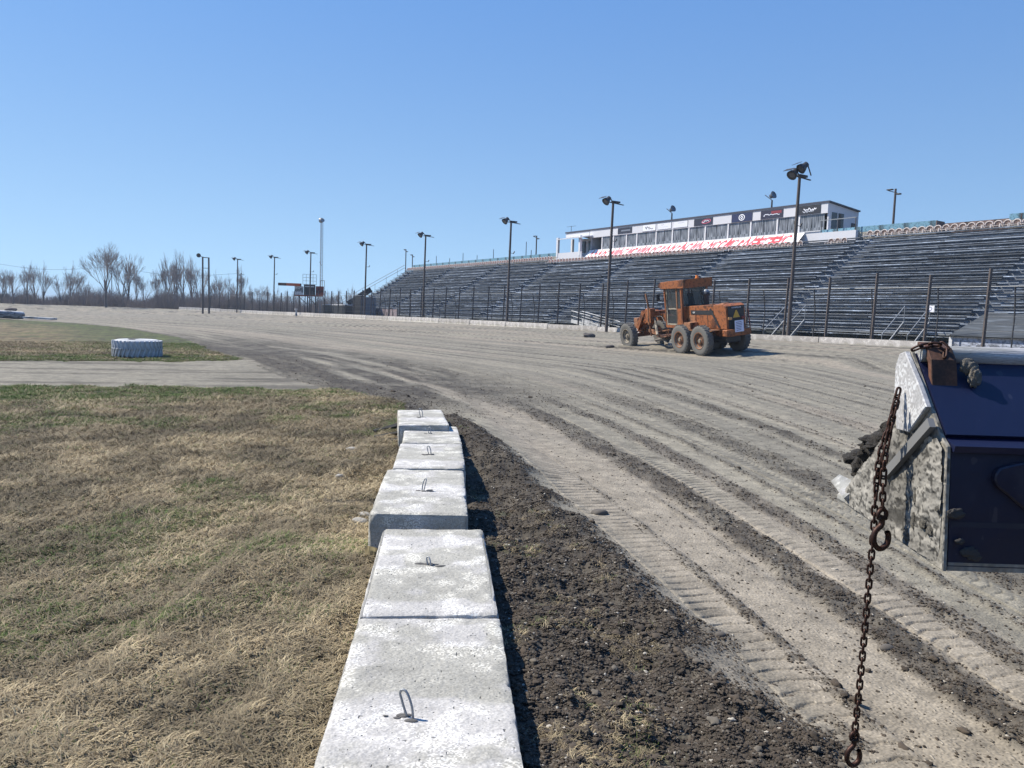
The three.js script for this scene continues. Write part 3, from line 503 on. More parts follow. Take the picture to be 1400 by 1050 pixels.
  sign(49.6, 2.4, 0.74, (c, w, h) => { darkBg(c, w, h, '#10204a'); c.strokeStyle = '#f2f2f2'; c.lineWidth = 9; c.beginPath(); c.arc(128, 48, 34, 0, 7); c.stroke(); c.fillStyle = '#f2f2f2'; c.beginPath(); c.moveTo(128, 22); c.lineTo(146, 48); c.lineTo(128, 74); c.lineTo(110, 48); c.fill(); c.fillStyle = '#10204a'; c.fillRect(121, 40, 14, 16); });
  sign(54.4, 2.4, 0.66, (c, w, h) => { darkBg(c, w, h, '#141c33'); c.strokeStyle = '#d9607a'; c.lineWidth = 7; c.beginPath(); c.ellipse(170, 46, 60, 26, -0.15, 0, 7); c.stroke(); scribble(c, 110, 32, 100, 26, 10, '#e6e2ea', 8); });
  sign(66.0, 2.3, 0.6, (c, w, h) => { darkBg(c, w, h, '#1a2134'); c.fillStyle = '#6d7480'; c.fillRect(60, 34, 170, 26); });
  sign(62.1, 2.0, 0.66, (c, w, h) => { darkBg(c, w, h, '#dcdde3'); scribble(c, 50, 30, 90, 34, 7, '#2a2d38', 10); scribble(c, 120, 48, 90, 24, 6, '#2a2d38', 9); });
  sign(59.8, 2.0, 0.62, (c, w, h) => { darkBg(c, w, h, '#d6d7de'); scribble(c, 60, 20, 60, 10, 8, '#777', 4); scribble(c, 50, 56, 150, 10, 12, '#9a9aa2', 3); });
  sign(57.5, 2.0, 0.62, (c, w, h) => { darkBg(c, w, h, '#d6d7de'); scribble(c, 90, 20, 110, 8, 10, '#888', 4); });
  // sloping banner below the windows
  const bt = canvasTex(2048, 96, (c, w, h) => {
    c.fillStyle = '#f4f4f6'; c.fillRect(0, 0, w, h); c.fillStyle = '#c8434b'; const r = (i, j) => h2(i * 7 + 1, j + 3);
    // broad slanted red letter forms, unreadable in the photograph
    for (let i = 0; i < 38; i++) { const x = 60 + i * 51, a = r(i, 1), lw = 12 + 10 * r(i, 2); c.strokeStyle = r(i, 5) > 0.5 ? '#c2404a' : '#d4626a'; c.lineWidth = lw; c.beginPath(); const x0 = x - 16, x1 = x + 16; if (a < 0.3) { c.moveTo(x0, 84); c.lineTo(x0 + 22, 12); c.lineTo(x1 + 12, 84); } else if (a < 0.55) { c.moveTo(x0 + 8, 84); c.lineTo(x0 + 26, 14); c.moveTo(x0 + 20, 40); c.lineTo(x1 + 14, 34); } else if (a < 0.8) { c.ellipse(x + 6, 48, 18, 32, 0.3, 0.4, 5.6); } else { c.moveTo(x0, 82); c.lineTo(x0 + 20, 14); c.lineTo(x1, 60); c.lineTo(x1 + 18, 14); } c.stroke(); }
    c.fillStyle = '#b9333d'; c.fillRect(1820, 14, 90, 64); c.fillRect(1700, 18, 64, 58); c.fillStyle = '#f4f4f6'; for (let i = 0; i < 4; i++) c.fillRect(1700 + i * 55, 40, 30, 12);
  });
  const bg = new THREE.PlaneGeometry(s1 - 0.2 - 42.6, 1.65, 60, 6); { const p = bg.attributes.position; for (let i = 0; i < p.count; i++) p.setZ(i, 0.035 * Math.sin(p.getX(i) * 2.1) * (p.getY(i) < 0 ? 1 : 0.4) + 0.02 * (noise(p.getX(i) * 3, p.getY(i) * 3) - 0.5)); } bg.computeVertexNormals(); bg.rotateY(Math.PI); bg.rotateX(0.80); bg.translate((s1 - 0.2 + 42.6) / 2, 9.06, qf - 0.72);
  const bn = thing('banner', 'white and red lettered banner sloping below the press box windows', 'banner', [0, 0, 0]); bn.rotation.y = TURN; part('banner_sheet', bg, mat({ map: bt, roughness: 0.35, side: THREE.DoubleSide }), bn);
  // open porch at the far end
  const p = trackThing('press_box_porch', 'white open porch with canopy at the end of the press box', 'porch', 0, 0, 0);
  part('canopy', (() => { const g = bx(5.2, 0.1, 2.6, 0, 0, 0); g.rotateX(-0.18); g.translate(74.2, 11.35, qf - 0.3); return g; })(), M.whiteTrim, p); part('porch_fascia', bx(4.6, 0.5, 0.1, 74.6, 11.72, qf - 0.02), M.siding, p); part('parapet', bx(5, 1.0, 0.12, 74.7, 9.0, qf - 1.2), M.siding, p); part('parapet', bx(0.12, 1.0, 2.5, 77.15, 9.0, qf), M.siding, p); part('deck', bx(5, 0.1, 2.4, 74.7, 8.55, qf), M.grip, p);
  for (const [s, q] of [[77, -1.15], [77, 1.1], [72.6, -1.15]]) part('column', bx(0.3, 2.4, 0.3, s, 10.2, qf + q), M.whiteTrim, p);
  part('rear_wall', bx(3.4, 2.4, 0.1, 73.9, 10.1, qf + 1.15), M.siding, p); for (const s of [73.2, 74.9]) part('window', bx(1.2, 1.4, 0.05, s, 10.3, qf + 1.07), M.glassDark, p);
  // side landing with railing at the near end
  const l = trackThing('side_landing', 'white landing with glass railing beside the press box end', 'landing', 0, 0, 0); part('landing_base', bx(3.4, 0.8, 2.2, 38.7, 8.95, qf - 0.2), M.siding, l); for (const s of [37.1, 38.7, 40.2]) part('rail_post', bx(0.06, 1.0, 0.06, s, 9.85, qf - 1.25), M.steelDark, l); part('top_rail', bx(3.3, 0.06, 0.06, 38.7, 10.36, qf - 1.25), M.galv, l);
  // roof lights and aerials
  const rl = (s, lab) => { const r = trackThing('roof_floodlight', lab, 'floodlight', s, 12.05, qf + 0.7, 'floodlights on the press box roof'); part('mast', cyl([0, -0.1, 0], [0, 0.9, 0], 0.09, 0.07, 8), M.steelDark, r); const g = bell(0.4, 0.2, 0.36); g.rotateZ(1.2); g.translate(0.2, 1.25, 0); part('lamp_head', g, M.lampGlass, r); part('visor', [beam([0, 0.9, 0], [0.8, 1.45, 0], 0.08, 0.05)], M.steelDark, r); return r; };
  rl(46.9, 'small floodlight on press box roof above the dark signboards'); rl(59.6, 'small floodlight on press box roof above the white signs');
  const an = trackThing('roof_aerial', 'thin aerial on the far end of the press box roof', 'aerial', 76.2, 11.4, qf + 0.2); part('mast', cyl([0, 0, 0], [0, 1.5, 0], 0.03), M.steelDark, an); part('element', beam([-0.9, 1.45, 0], [0.9, 1.45, 0], 0.03, 0.03), M.steelDark, an);
}

// poles and masts behind the stand
{
  const at = (px, q) => { const r = (px - 700) / FOC, z = q / (r * nX - nZ); return { s: z * (r * dX - dZ), z }; };
  for (const [px, py, q, lab] of [[1206, 262, 64, 'floodlight pole standing behind the blue back wall'], [727, 324, 66, 'slim lamp pole behind the stand near the press box porch'], [551, 342, 64, 'slim lamp pole behind the far stand corner'], [560, 349, 68, 'short lamp pole next to the far stand corner']]) {
    const { s, z } = at(px, q), hor = 411 + 0.0314 * px, H = 1.55 + (hor - py) * z / FOC;
    const o = trackThing('lamp_pole', lab, 'light pole', s, 0, q, 'lamp poles behind the grandstand'); part('pole', cyl([0, 0, 0], [0, H, 0], 0.13, 0.09, 8), M.postRust, o); part('arm', [beam([-0.1, H - 0.35, 0.1], [0.6, H - 0.1, -0.1], 0.06, 0.06)], M.steelDark, o); part('lamp_head', [rbx(0.5, 0.1, 0.3, 0.5, H - 0.02, 0), rbx(0.35, 0.12, 0.3, -0.25, H - 0.45, 0.1)], M.steelDark, o);
  }
  for (const [px, py] of [[592, 351], [610, 354], [628, 347], [647, 350], [669, 342], [713, 332], [720, 343]]) { const { s, z } = at(px, 57.9), hor = 411 + 0.0314 * px, H = 1.55 + (hor - py) * z / FOC; const o = trackThing('flag_mast', 'thin bare mast on the back wall of the stand', 'mast', s, 8.6, 57.95, 'bare masts along the stand back wall'); part('mast', cyl([0, -0.3, 0], [0, H - 8.6, 0], 0.06, 0.045, 6), M.steelDark, o); }
}

// ---------------------------------------------------------------- things at the foot of the stand
function trackStair(name, label, s, q0, y0, q1, y1) {
  const o = trackThing(name, label, 'stairs', s, 0, 0, 'metal stairs up to the grandstand'); for (const x of [-0.75, 0.75]) { part('stringer', beam([x, y0, q0], [x, y1, q1], 0.05, 0.18), M.galv, o); part('handrail', [cyl([x, y0 + 0.2, q0 - 0.1], [x, y0 + 1.0, q0 - 0.1], 0.025), cyl([x, y0 + 1.0, q0 - 0.1], [x, y1 + 1.0, q1], 0.03), cyl([x, y1, q1], [x, y1 + 1.0, q1], 0.025)], M.galv, o); }
  const n = 8; for (let i = 0; i < n; i++) part('tread', bx(1.42, 0.03, 0.24, 0, lerp(y0, y1, (i + 0.5) / n), lerp(q0, q1, (i + 0.5) / n)), M.grip, o); return o;
}
trackStair('metal_stair', 'metal stair with pale handrails and small notice near the grey shed', 24.6, 42.6, 0.2, 44.7, 1.9);
trackStair('metal_stair', 'metal stair with pale handrails behind the road grader', 32.9, 42.6, 0.2, 44.7, 1.9);
{
  const nb = trackThing('notice_board', 'small white notice on the stair handrail', 'notice', 23.75, 2.75, 44.6); part('board', bx(0.5, 0.4, 0.03, 0, 0, -0.08), M.white, nb); part('notice_print', (() => { const g = new THREE.PlaneGeometry(0.44, 0.34); g.rotateY(Math.PI); g.translate(0, 0, -0.1); return g; })(), mat({ map: canvasTex(64, 48, (c) => { c.fillStyle = '#e9e9f2'; c.fillRect(0, 0, 64, 48); c.strokeStyle = '#555a7a'; c.lineWidth = 5; c.beginPath(); c.arc(32, 24, 14, 0, 7); c.stroke(); }) }), nb);
  const ramp = trackThing('access_ramp', 'white sided access ramp rising along the grandstand front', 'ramp', 0, 0, 43.3);
  for (const q of [0, 1.2]) { part('side_board', beam([50.3, 0.5, q], [55.6, 1.35, q], 0.05, 0.32), M.white, ramp); part('handrail', [cyl([50.3, 1.4, q], [55.6, 2.25, q], 0.04), cyl([50.3, 0.95, q], [55.6, 1.8, q], 0.03)], M.white, ramp); for (let k = 0; k < 5; k++) part('rail_post', cyl([50.5 + k * 1.2, 0.4 + k * 0.19, q], [50.5 + k * 1.2, 1.42 + k * 0.19, q], 0.03), M.galv, ramp); }
  part('deck', beam([50.3, 0.42, 0.6], [55.6, 1.27, 0.6], 1.15, 0.05), M.grip, ramp);
  const sh = trackThing('storage_shed', 'low pale blue shed with grey sloping roof before the stand', 'shed', 0, 0, 0);
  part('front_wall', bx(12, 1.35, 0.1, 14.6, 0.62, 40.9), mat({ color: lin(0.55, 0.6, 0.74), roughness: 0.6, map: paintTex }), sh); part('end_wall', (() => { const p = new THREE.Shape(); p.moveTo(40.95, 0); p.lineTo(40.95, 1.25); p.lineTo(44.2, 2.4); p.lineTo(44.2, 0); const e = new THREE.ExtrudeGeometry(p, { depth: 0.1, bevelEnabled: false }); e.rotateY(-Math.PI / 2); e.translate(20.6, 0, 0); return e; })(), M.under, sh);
  part('roof', beam([14.5, 1.26, 40.7], [14.5, 2.48, 44.3], 12.3, 0.08), mat({ color: lin(0.42, 0.44, 0.44), map: weatherTex, roughness: 0.9 }), sh); part('corner_trim', bx(0.16, 1.3, 0.14, 20.6, 0.62, 40.86), M.whiteTrim, sh);
  // left end: dark trailer, slatted booth, pinkish panels
  const at = (px, q) => { const r = (px - 700) / FOC, z = q / (r * nX - nZ); return z * (r * dX - dZ); };
  const tr = trackThing('dark_trailer', 'dark box trailer with pale roof edge beyond the stand stairs', 'trailer', at(464, 43), 0, 43); part('trailer_body', rbx(9.5, 2.2, 2.4, 0, 1.35, 0), M.blackPaint, tr); part('roof_edge', bx(9.6, 0.1, 2.5, 0, 2.5, 0), M.whiteTrim, tr); for (const x of [-2, -1]) part('wheel', cyl([x, 0.38, -1.0], [x, 0.38, -1.28], 0.38, 0.38, 16), M.tyre, tr);
  const bo = trackThing('slatted_booth', 'tall dark slatted booth at the corner of the stand', 'booth', at(496, 42), 0, 42); part('booth_body', bx(2.7, 3.4, 2.2, 0, 1.9, 0), M.under, bo); for (let k = 0; k < 9; k++) part('slat', bx(0.16, 3.5, 0.05, -1.25 + k * 0.31, 1.95, -1.14), M.steelDark, bo);
  const pw = trackThing('panel_wall', 'faded pinkish panel wall below the far bleacher rows', 'wall', at(523, 43.6), 0, 43.6); for (let k = 0; k < 6; k++) part('panel', bx(1.3, 1.7, 0.06, -3.5 + k * 1.4, 1.2, 0), mat({ color: lin(0.30, 0.24, 0.26), map: paintTex }), pw); for (let k = 0; k < 7; k++) part('panel_post', bx(0.09, 2, 0.1, -4.2 + k * 1.4, 1.15, -0.02), M.steelDark, pw);
  for (const [px, w] of [[535, 2.4], [551, 1.6], [578, 4]]) { const b = trackThing('white_slab', 'white slab lying under the front of the stand', 'slab', at(px, 43), 0.1, 43, 'white slabs at the foot of the stand'); part('slab_body', rbx(w, 0.5, 0.5, 0, 0.35, 0), M.white, b); }
}

// ---------------------------------------------------------------- flag stand and lattice mast at the wall
{
  const o = trackThing('flag_stand', 'raised flag stand with red sides and mesh cage above the wall', 'flag stand', 116.3, 0, 39.5); o.rotation.y = Math.PI + 0.25;
  for (const [x, z] of [[-1.0, -0.4], [0.2, -0.4], [-1.0, 1.2], [0.2, 1.2]]) part('leg', beam([x, 0, z], [x, 3.7, z], 0.16, 0.16), M.steelDark, o); part('brace', [beam([0.2, 2.4, -0.4], [1.6, 3.7, -0.6], 0.1, 0.1), beam([-1.0, 2.4, -0.4], [0.2, 3.7, -0.4], 0.1, 0.1)], M.steelDark, o);
  part('platform', bx(4.2, 0.16, 2.6, 0, 3.78, 0.3), M.red, o); part('white_panel', bx(1.3, 1.3, 0.08, 1.45, 4.5, -1.0), M.white, o); const dp = part('dark_panel', bx(1.7, 1.6, 0.08, -0.1, 4.65, -1.02), M.blackPaint, o); part('dark_panel_print', bx(1.4, 0.14, 0.02, -0.1, 5.15, -1.08), M.white, dp); part('red_panel', bx(1.2, 1.4, 0.08, -1.6, 4.55, -1.0), M.red, o);
  part('sign_bar', [bx(3.4, 0.42, 0.1, 2.8, 5.35, -1.1)], mat({ color: lin(0.10, 0.05, 0.04) }), o); part('orange_band', bx(2.0, 0.4, 0.02, 2.3, 5.35, -1.17), mat({ color: lin(0.5, 0.1, 0.04) }), o);
  const bars = []; for (let k = 0; k < 5; k++) bars.push(cyl([0.9 - k * 0.5, 5.4, -1.0], [0.9 - k * 0.5, 7.0, -1.0], 0.03, 0.03, 5)); for (let k = 0; k < 4; k++) bars.push(cyl([0.9, 5.5 + k * 0.5, -1.0], [-1.1, 5.5 + k * 0.5, -1.0], 0.025, 0.025, 5)); part('cage', bars, M.galv, o);
  const c2 = []; for (const x of [-1.7, -2.3]) c2.push(cyl([x, 3.8, 0.6], [x, 6.2, 0.6], 0.04)); c2.push(cyl([-1.7, 6.2, 0.6], [-2.3, 6.2, 0.6], 0.04)); part('ladder_hoop', c2, M.galv, o);
  const tw = trackThing('lattice_mast', 'slender lattice mast with horn at its top beside the flag stand', 'mast', 115, 0, 41); const H = 14.9, w = 0.2, g = []; const cn = [[-w, -w], [w, -w], [0, w]];
  for (const [a, b] of cn) part('mast_leg', cyl([a, 0, b], [a * 0.75, H, b * 0.75], 0.035, 0.03, 5), M.galv, tw); for (let y = 0.2; y < H - 0.4; y += 0.42) for (let k = 0; k < 3; k++) { const a = cn[k], b = cn[(k + 1) % 3], f = 1 - 0.25 * y / H; g.push(cyl([a[0] * f, y, a[1] * f], [b[0] * f, y, b[1] * f], 0.02, 0.02, 4), cyl([a[0] * f, y, a[1] * f], [b[0] * f, y + 0.4, b[1] * f], 0.012, 0.012, 3)); } part('lattice', g, M.galv, tw);
  const hn = bell(0.6, 0.12, 0.4); hn.rotateZ(-1.4); hn.translate(-0.2, H + 0.25, 0); const hn2 = bell(0.5, 0.1, 0.3); hn2.rotateZ(1.3); hn2.translate(0.2, H + 0.2, 0); part('horn', [hn, hn2], M.galv, tw); part('small_arm', beam([0, 8.4, 0], [0.9, 9.0, 0], 0.06, 0.06), M.steelDark, tw);
  const wp = trackThing('white_hydrant_post', 'small white post standing in front of the flag stand wall', 'post', 113.4, 0.6, 36.6); part('post_body', cyl([0, 0, 0], [0, 1.0, 0], 0.16, 0.12, 10), M.white, wp); part('post_cap', rbx(0.4, 0.16, 0.4, 0, 1.05, 0), M.white, wp); part('post_base', bx(1.4, 0.12, 0.5, 0, 0.05, 0), M.steelDark, wp);
}
console.log('stand done');

// ---------------------------------------------------------------- road grader
{
  const o = thing('road_grader', 'rusty orange road grader with enclosed cab working below the grandstand', 'grader', [9.40, height(9.40, -36.6, false) - 0.02, -36.6]);
  o.rotation.order = 'YXZ'; o.rotation.set(0.0, 22 * Math.PI / 180, 7 * Math.PI / 180);
  const tyreG = (() => { const p = [[0.33, -0.15], [0.42, -0.18], [0.56, -0.185], [0.65, -0.17], [0.685, -0.13], [0.69, 0], [0.685, 0.13], [0.65, 0.17], [0.56, 0.185], [0.42, 0.18], [0.33, 0.15], [0.33, -0.15]].map(a => new THREE.Vector2(...a)); const g = new THREE.LatheGeometry(p, 36); g.rotateZ(Math.PI / 2); return g; })();
  const lugG = (() => { const a = []; for (let k = 0; k < 26; k++) for (const sd of [-1, 1]) { const b = new THREE.BoxGeometry(0.15, 0.035, 0.07); b.rotateY(0.45 * sd); b.translate(sd * 0.085, 0.69, 0); b.rotateX((k + (sd > 0 ? 0.5 : 0)) / 26 * Math.PI * 2); a.push(b); } return mergeGeometries(a); })();
  const rimG = (sd) => { const p = [[0.02, 0.10], [0.12, 0.10], [0.15, 0.08], [0.25, 0.07], [0.29, 0.06], [0.33, 0.10], [0.36, 0.165], [0.39, 0.19], [0.385, 0.15], [0.30, -0.1]].map(a => new THREE.Vector2(...a)); const g = new THREE.LatheGeometry(p, 24); g.rotateZ(-Math.PI / 2 * sd); return g; };
  const wheel = (x, z, lean, rimM) => { const w = new THREE.Group(); w.name = 'wheel'; w.position.set(x, 0.69, z); w.rotation.z = lean; o.add(w); part('tyre', tyreG, M.tyreDusty, w); part('tread', lugG, M.tyre, w); const sd = Math.sign(x); part('rim', rimG(sd), rimM, w); part('hub', cyl([sd * 0.02, 0, 0], [sd * 0.17, 0, 0], 0.10, 0.08, 12), M.dustSteel, w); };
  for (const x of [-1.03, 1.03]) { wheel(x, 0.8, 0, M.orangeDusty); wheel(x, -0.8, 0, M.orangeDusty); wheel(x * 1.0, -5.75, 0.06, M.dustSteel); part('tandem_case', rbx(0.24, 0.42, 2.0, x * 0.72, 0.72, 0, 0.08), M.orange, o); }
  part('rear_axle', cyl([-0.8, 0.75, 0], [0.8, 0.75, 0], 0.2, 0.2, 12), M.blackPaint, o);
  part('rear_frame', [bx(0.9, 0.34, 3.4, 0, 1.02, 0.35)], M.orange, o);
  part('belly_pan', rbx(0.8, 0.35, 1.5, 0, 0.72, 1.05, 0.08), M.blackPaint, o);
  part('rear_bumper', rbx(1.35, 0.30, 0.34, 0, 1.02, 2.02, 0.04), M.orange, o);
  const hood = part('hood', (() => { const s = new THREE.Shape(); s.moveTo(-1.05, 1.2); s.lineTo(-1.05, 2.2); s.lineTo(1.75, 2.28); s.lineTo(1.95, 2.2); s.lineTo(1.98, 1.2); const e = new THREE.ExtrudeGeometry(s, { depth: 1.0, bevelEnabled: true, bevelSize: 0.02, bevelThickness: 0.02, bevelSegments: 2 }); e.rotateY(-Math.PI / 2); e.translate(0.5, 0, 0); return boxUV(e, 0.5); })(), M.orange, o);
  for (const sd of [-1, 1]) { part('side_stripe', bx(0.012, 0.2, 1.75, sd * 0.527, 1.93, 0.2), M.blackPaint, hood); part('side_grille', bx(0.012, 0.5, 0.5, sd * 0.527, 1.55, -0.6), M.orangeDusty, hood); part('side_panel_line', [bx(0.014, 0.9, 0.02, sd * 0.525, 1.7, -0.28), bx(0.014, 0.9, 0.02, sd * 0.525, 1.7, 0.62)], M.blackPaint, hood); part('diagonal_brace', beam([sd * 0.54, 2.1, 0.85], [sd * 0.54, 1.25, 1.5], 0.012, 0.12), M.blackPaint, hood); }
  const txt = (w, h, cw, ch, draw, m = {}) => { const g = new THREE.PlaneGeometry(w, h); return [g, mat(Object.assign({ map: canvasTex(cw, ch, draw), roughness: 0.6 }, m))]; };
  { const [g, m] = txt(0.24, 0.16, 96, 64, (c) => { c.fillStyle = '#101010'; c.fillRect(0, 0, 96, 64); c.fillStyle = '#f0f0f0'; c.font = 'bold 40px sans-serif'; c.textAlign = 'center'; c.fillText('CAT', 48, 46); }); g.rotateY(-Math.PI / 2); g.translate(-0.538, 1.93, -0.42); part('side_logo', g, m, hood); }
  part('rear_grille', bx(0.86, 0.55, 0.03, 0, 1.92, 2.0), M.blackPaint, hood);
  part('radiator_guard', bx(0.82, 0.5, 0.04, 0, 1.38, 2.015), M.blackPaint, hood); const gb = []; for (let k = 0; k < 9; k++) gb.push(bx(0.8, 0.012, 0.02, 0, 1.18 + k * 0.05, 2.045)); part('guard_bars', gb, M.steelDark, hood);
  { const [g, m] = txt(0.62, 0.10, 256, 40, (c) => { c.fillStyle = '#0c0c0e'; c.fillRect(0, 0, 256, 40); c.fillStyle = '#d8d8e0'; c.font = 'bold 34px sans-serif'; c.textAlign = 'center'; c.fillText('CATERPILLAR', 128, 32, 250); }); g.translate(0.02, 2.13, 2.02); part('rear_lettering', g, m, hood); }
  const tri = new THREE.ExtrudeGeometry((() => { const s = new THREE.Shape(); s.moveTo(-0.19, 0); s.lineTo(0.19, 0); s.lineTo(0.03, 0.33); s.lineTo(-0.03, 0.33); return s; })(), { depth: 0.012, bevelEnabled: false }); tri.translate(0, 1.68, 2.02); part('warning_triangle', tri, mat({ color: lin(0.55, 0.30, 0.03), roughness: 0.5 }), o);
  { const [g, m] = txt(0.46, 0.5, 128, 140, (c) => { c.fillStyle = '#c9cbe0'; c.fillRect(0, 0, 128, 140); c.fillStyle = '#41455c'; for (let k = 0; k < 6; k++) { c.font = 'bold 15px sans-serif'; c.fillRect(14, 16 + k * 20, 70 + 30 * h2(k, 2), 7); } }); g.rotateZ(0.05); g.translate(0.0, 1.3, 2.215); part('rear_notice', g, m, o); part('notice_backing', bx(0.48, 0.52, 0.015, 0, 1.3, 2.2), M.whiteTrim, o); }
  for (const sd of [-1, 1]) part('tail_lamp', rbx(0.2, 0.12, 0.08, sd * 0.36, 1.66, 2.03, 0.02), sd < 0 ? mat({ color: lin(0.6, 0.28, 0.1), roughness: 0.4 }) : M.red, o);
  part('grab_rail', pathTube([[0.62, 1.0, 1.95], [0.74, 1.05, 1.98], [0.74, 1.5, 1.98], [0.72, 2.0, 1.95]], 0.025, 14, 6), M.red, o);
  part('hood_caps', [rbx(0.2, 0.06, 0.2, -0.2, 2.28, 0.6), rbx(0.3, 0.06, 0.25, 0.2, 2.29, 1.0), rbx(0.16, 0.05, 0.3, -0.25, 2.3, 1.4)], M.orangeDusty, o);
  part('air_cleaner', new THREE.LatheGeometry([[0.001, 0.7], [0.12, 0.68], [0.19, 0.6], [0.2, 0.5], [0.14, 0.47], [0.13, 0], [0.001, 0]].map(a => new THREE.Vector2(...a)), 18).translate(0.22, 2.2, -0.45), M.steelDark, o); part('cleaner_bowl', new THREE.SphereGeometry(0.155, 14, 8, 0, 7, 0, 1.6).translate(0.22, 2.83, -0.45), M.galv, o);
  part('fuel_box', rbx(0.5, 0.34, 0.55, -0.72, 1.32, -0.42, 0.03), M.orangeDusty, o); part('step_deck', bx(0.5, 0.04, 2.0, -0.74, 1.14, 0.5), M.orangeDusty, o); part('step_deck', bx(0.5, 0.04, 2.6, 0.74, 1.14, 0.2), M.orangeDusty, o);
  // cab
  const cab = new THREE.Group(); cab.name = 'cab'; o.add(cab); const zr = -1.08, zf = -2.45, xw = 0.72, yb = 1.25, yt = 3.12;
  part('lower_panel', bx(1.36, 0.95, 0.06, 0, 1.75, zr), M.orange, cab); part('lower_panel', bx(1.36, 0.5, 0.06, 0, 1.5, zf), M.orange, cab);
  for (const x of [-xw, xw]) { part('pillar', beam([x, yb, zr], [x, yt, zr - 0.02], 0.1, 0.1), M.orange, cab); part('pillar', beam([x, yb - 0.05, zf], [x * 0.98, yt, zf - 0.12], 0.08, 0.1), M.orange, cab); part('door_post', beam([x, yb, -1.5], [x, yt, -1.5], 0.06, 0.08), M.orangeDusty, cab); part('sill', bx(0.08, 0.12, 1.3, x, yb, -1.77), M.orange, cab); const d = part('door_glass', bx(0.02, 1.7, 0.8, x * 1.0, 2.25, -1.97), mat({ color: lin(0.05, 0.06, 0.065), roughness: 0.08, transparent: true, opacity: 0.5 }), cab); part('door_frame', [bx(0.05, 0.07, 0.85, x * 1.01, 2.12, -1.97), bx(0.05, 0.07, 0.85, x * 1.01, 1.36, -1.97), bx(0.05, 1.75, 0.06, x * 1.01, 2.25, -2.36)], M.dustSteel, d); part('side_glass', bx(0.02, 1.0, 0.34, x, 2.6, -1.3), mat({ color: lin(0.05, 0.06, 0.065), roughness: 0.08, transparent: true, opacity: 0.45 }), cab); part('side_lower', bx(0.05, 0.85, 0.36, x, 1.7, -1.3), M.orange, cab); }
  const gl = mat({ color: lin(0.06, 0.075, 0.08), roughness: 0.06, transparent: true, opacity: 0.4 }); part('rear_window', bx(1.34, 0.85, 0.02, 0, 2.66, zr), gl, cab); part('windscreen', bx(1.34, 1.35, 0.02, 0, 2.42, zf - 0.05), gl, cab);
  const roof = part('roof', (() => { const s = new THREE.Shape(); s.moveTo(-0.78, 3.12); s.lineTo(-0.74, 3.50); s.lineTo(-2.75, 3.42); s.lineTo(-2.98, 3.26); s.lineTo(-2.7, 3.12); const e = new THREE.ExtrudeGeometry(s, { depth: 1.62, bevelEnabled: true, bevelSize: 0.02, bevelThickness: 0.02, bevelSegments: 2 }); e.rotateY(-Math.PI / 2); e.translate(0.81, 0, 0); return boxUV(e, 0.5); })(), M.orange, cab);
  part('beacon', [cyl([0.15, 3.48, -1.0], [0.15, 3.54, -1.0], 0.1, 0.1, 12), cyl([0.15, 3.54, -1.0], [0.15, 3.67, -1.0], 0.085, 0.06, 12)], mat({ color: lin(0.7, 0.22, 0.03), roughness: 0.3 }), roof); part('work_lamp', rbx(0.16, 0.12, 0.1, -0.5, 3.22, -2.98), M.dustSteel, roof);
  const seat = part('seat', [rbx(0.5, 0.14, 0.5, -0.05, 1.85, -1.65), rbx(0.5, 0.75, 0.14, -0.05, 2.25, -1.4, 0.06), rbx(0.3, 0.22, 0.1, -0.05, 2.72, -1.38, 0.04)], M.blackPaint, cab); part('seat_pedestal', bx(0.3, 0.6, 0.3, -0.05, 1.5, -1.65), M.blackPaint, cab); part('steering_column', [beam([0, 1.4, -2.3], [0, 2.15, -2.05], 0.1, 0.1), new THREE.TorusGeometry(0.2, 0.02, 6, 18).rotateX(1.0).translate(0, 2.18, -2.04)], M.blackPaint, cab); part('cab_floor', bx(1.4, 0.08, 1.4, 0, 1.22, -1.77), M.blackPaint, cab);
  part('mirror', [beam([-0.75, 2.9, -2.5], [-1.05, 2.85, -2.6], 0.03, 0.03), rbx(0.2, 0.32, 0.04, -1.08, 2.7, -2.6, 0.02)], M.blackPaint, o);
  // front frame, lift gear, circle and blade
  part('front_frame', [beam([0, 1.2, -2.4], [0, 1.62, -3.4], 0.34, 0.36), beam([0, 1.6, -3.35], [0, 1.66, -4.6], 0.34, 0.36), beam([0, 1.68, -4.55], [0, 1.25, -5.75], 0.34, 0.36), rbx(0.5, 0.6, 0.5, 0, 1.05, -5.75)], M.orange, o);
  part('front_bolster', rbx(0.7, 0.55, 0.4, 0, 1.3, -6.1), M.orangeDusty, o); part('front_axle', [beam([-0.9, 0.68, -5.75], [0.9, 0.68, -5.75], 0.2, 0.2), cyl([-0.8, 0.9, -5.5], [0.8, 0.9, -5.5], 0.04)], M.orange, o);
  part('lift_saddle', [rbx(1.5, 0.26, 0.3, 0, 1.85, -4.1), rbx(0.3, 0.75, 0.5, -0.62, 1.75, -4.15), rbx(0.3, 0.75, 0.5, 0.62, 1.75, -4.15)], M.orange, o);
  for (const x of [-0.72, 0.72]) { part('lift_cylinder', [cyl([x, 1.3, -4.1], [x, 2.15, -4.1], 0.09, 0.09, 10), cyl([x, 0.7, -4.0], [x, 1.4, -4.1], 0.04, 0.04, 8), cyl([x, 2.1, -4.1], [x * 1.02, 2.9, -4.3], 0.06, 0.045, 8)], M.orangeDusty, o); }
  part('scarifier_arm', [beam([-0.3, 1.5, -4.7], [-0.45, 1.9, -5.1], 0.14, 0.3), beam([-0.45, 1.9, -5.05], [-0.35, 1.0, -5.9], 0.14, 0.28), beam([0.45, 1.9, -5.05], [0.35, 1.0, -5.9], 0.14, 0.28)], M.orange, o);
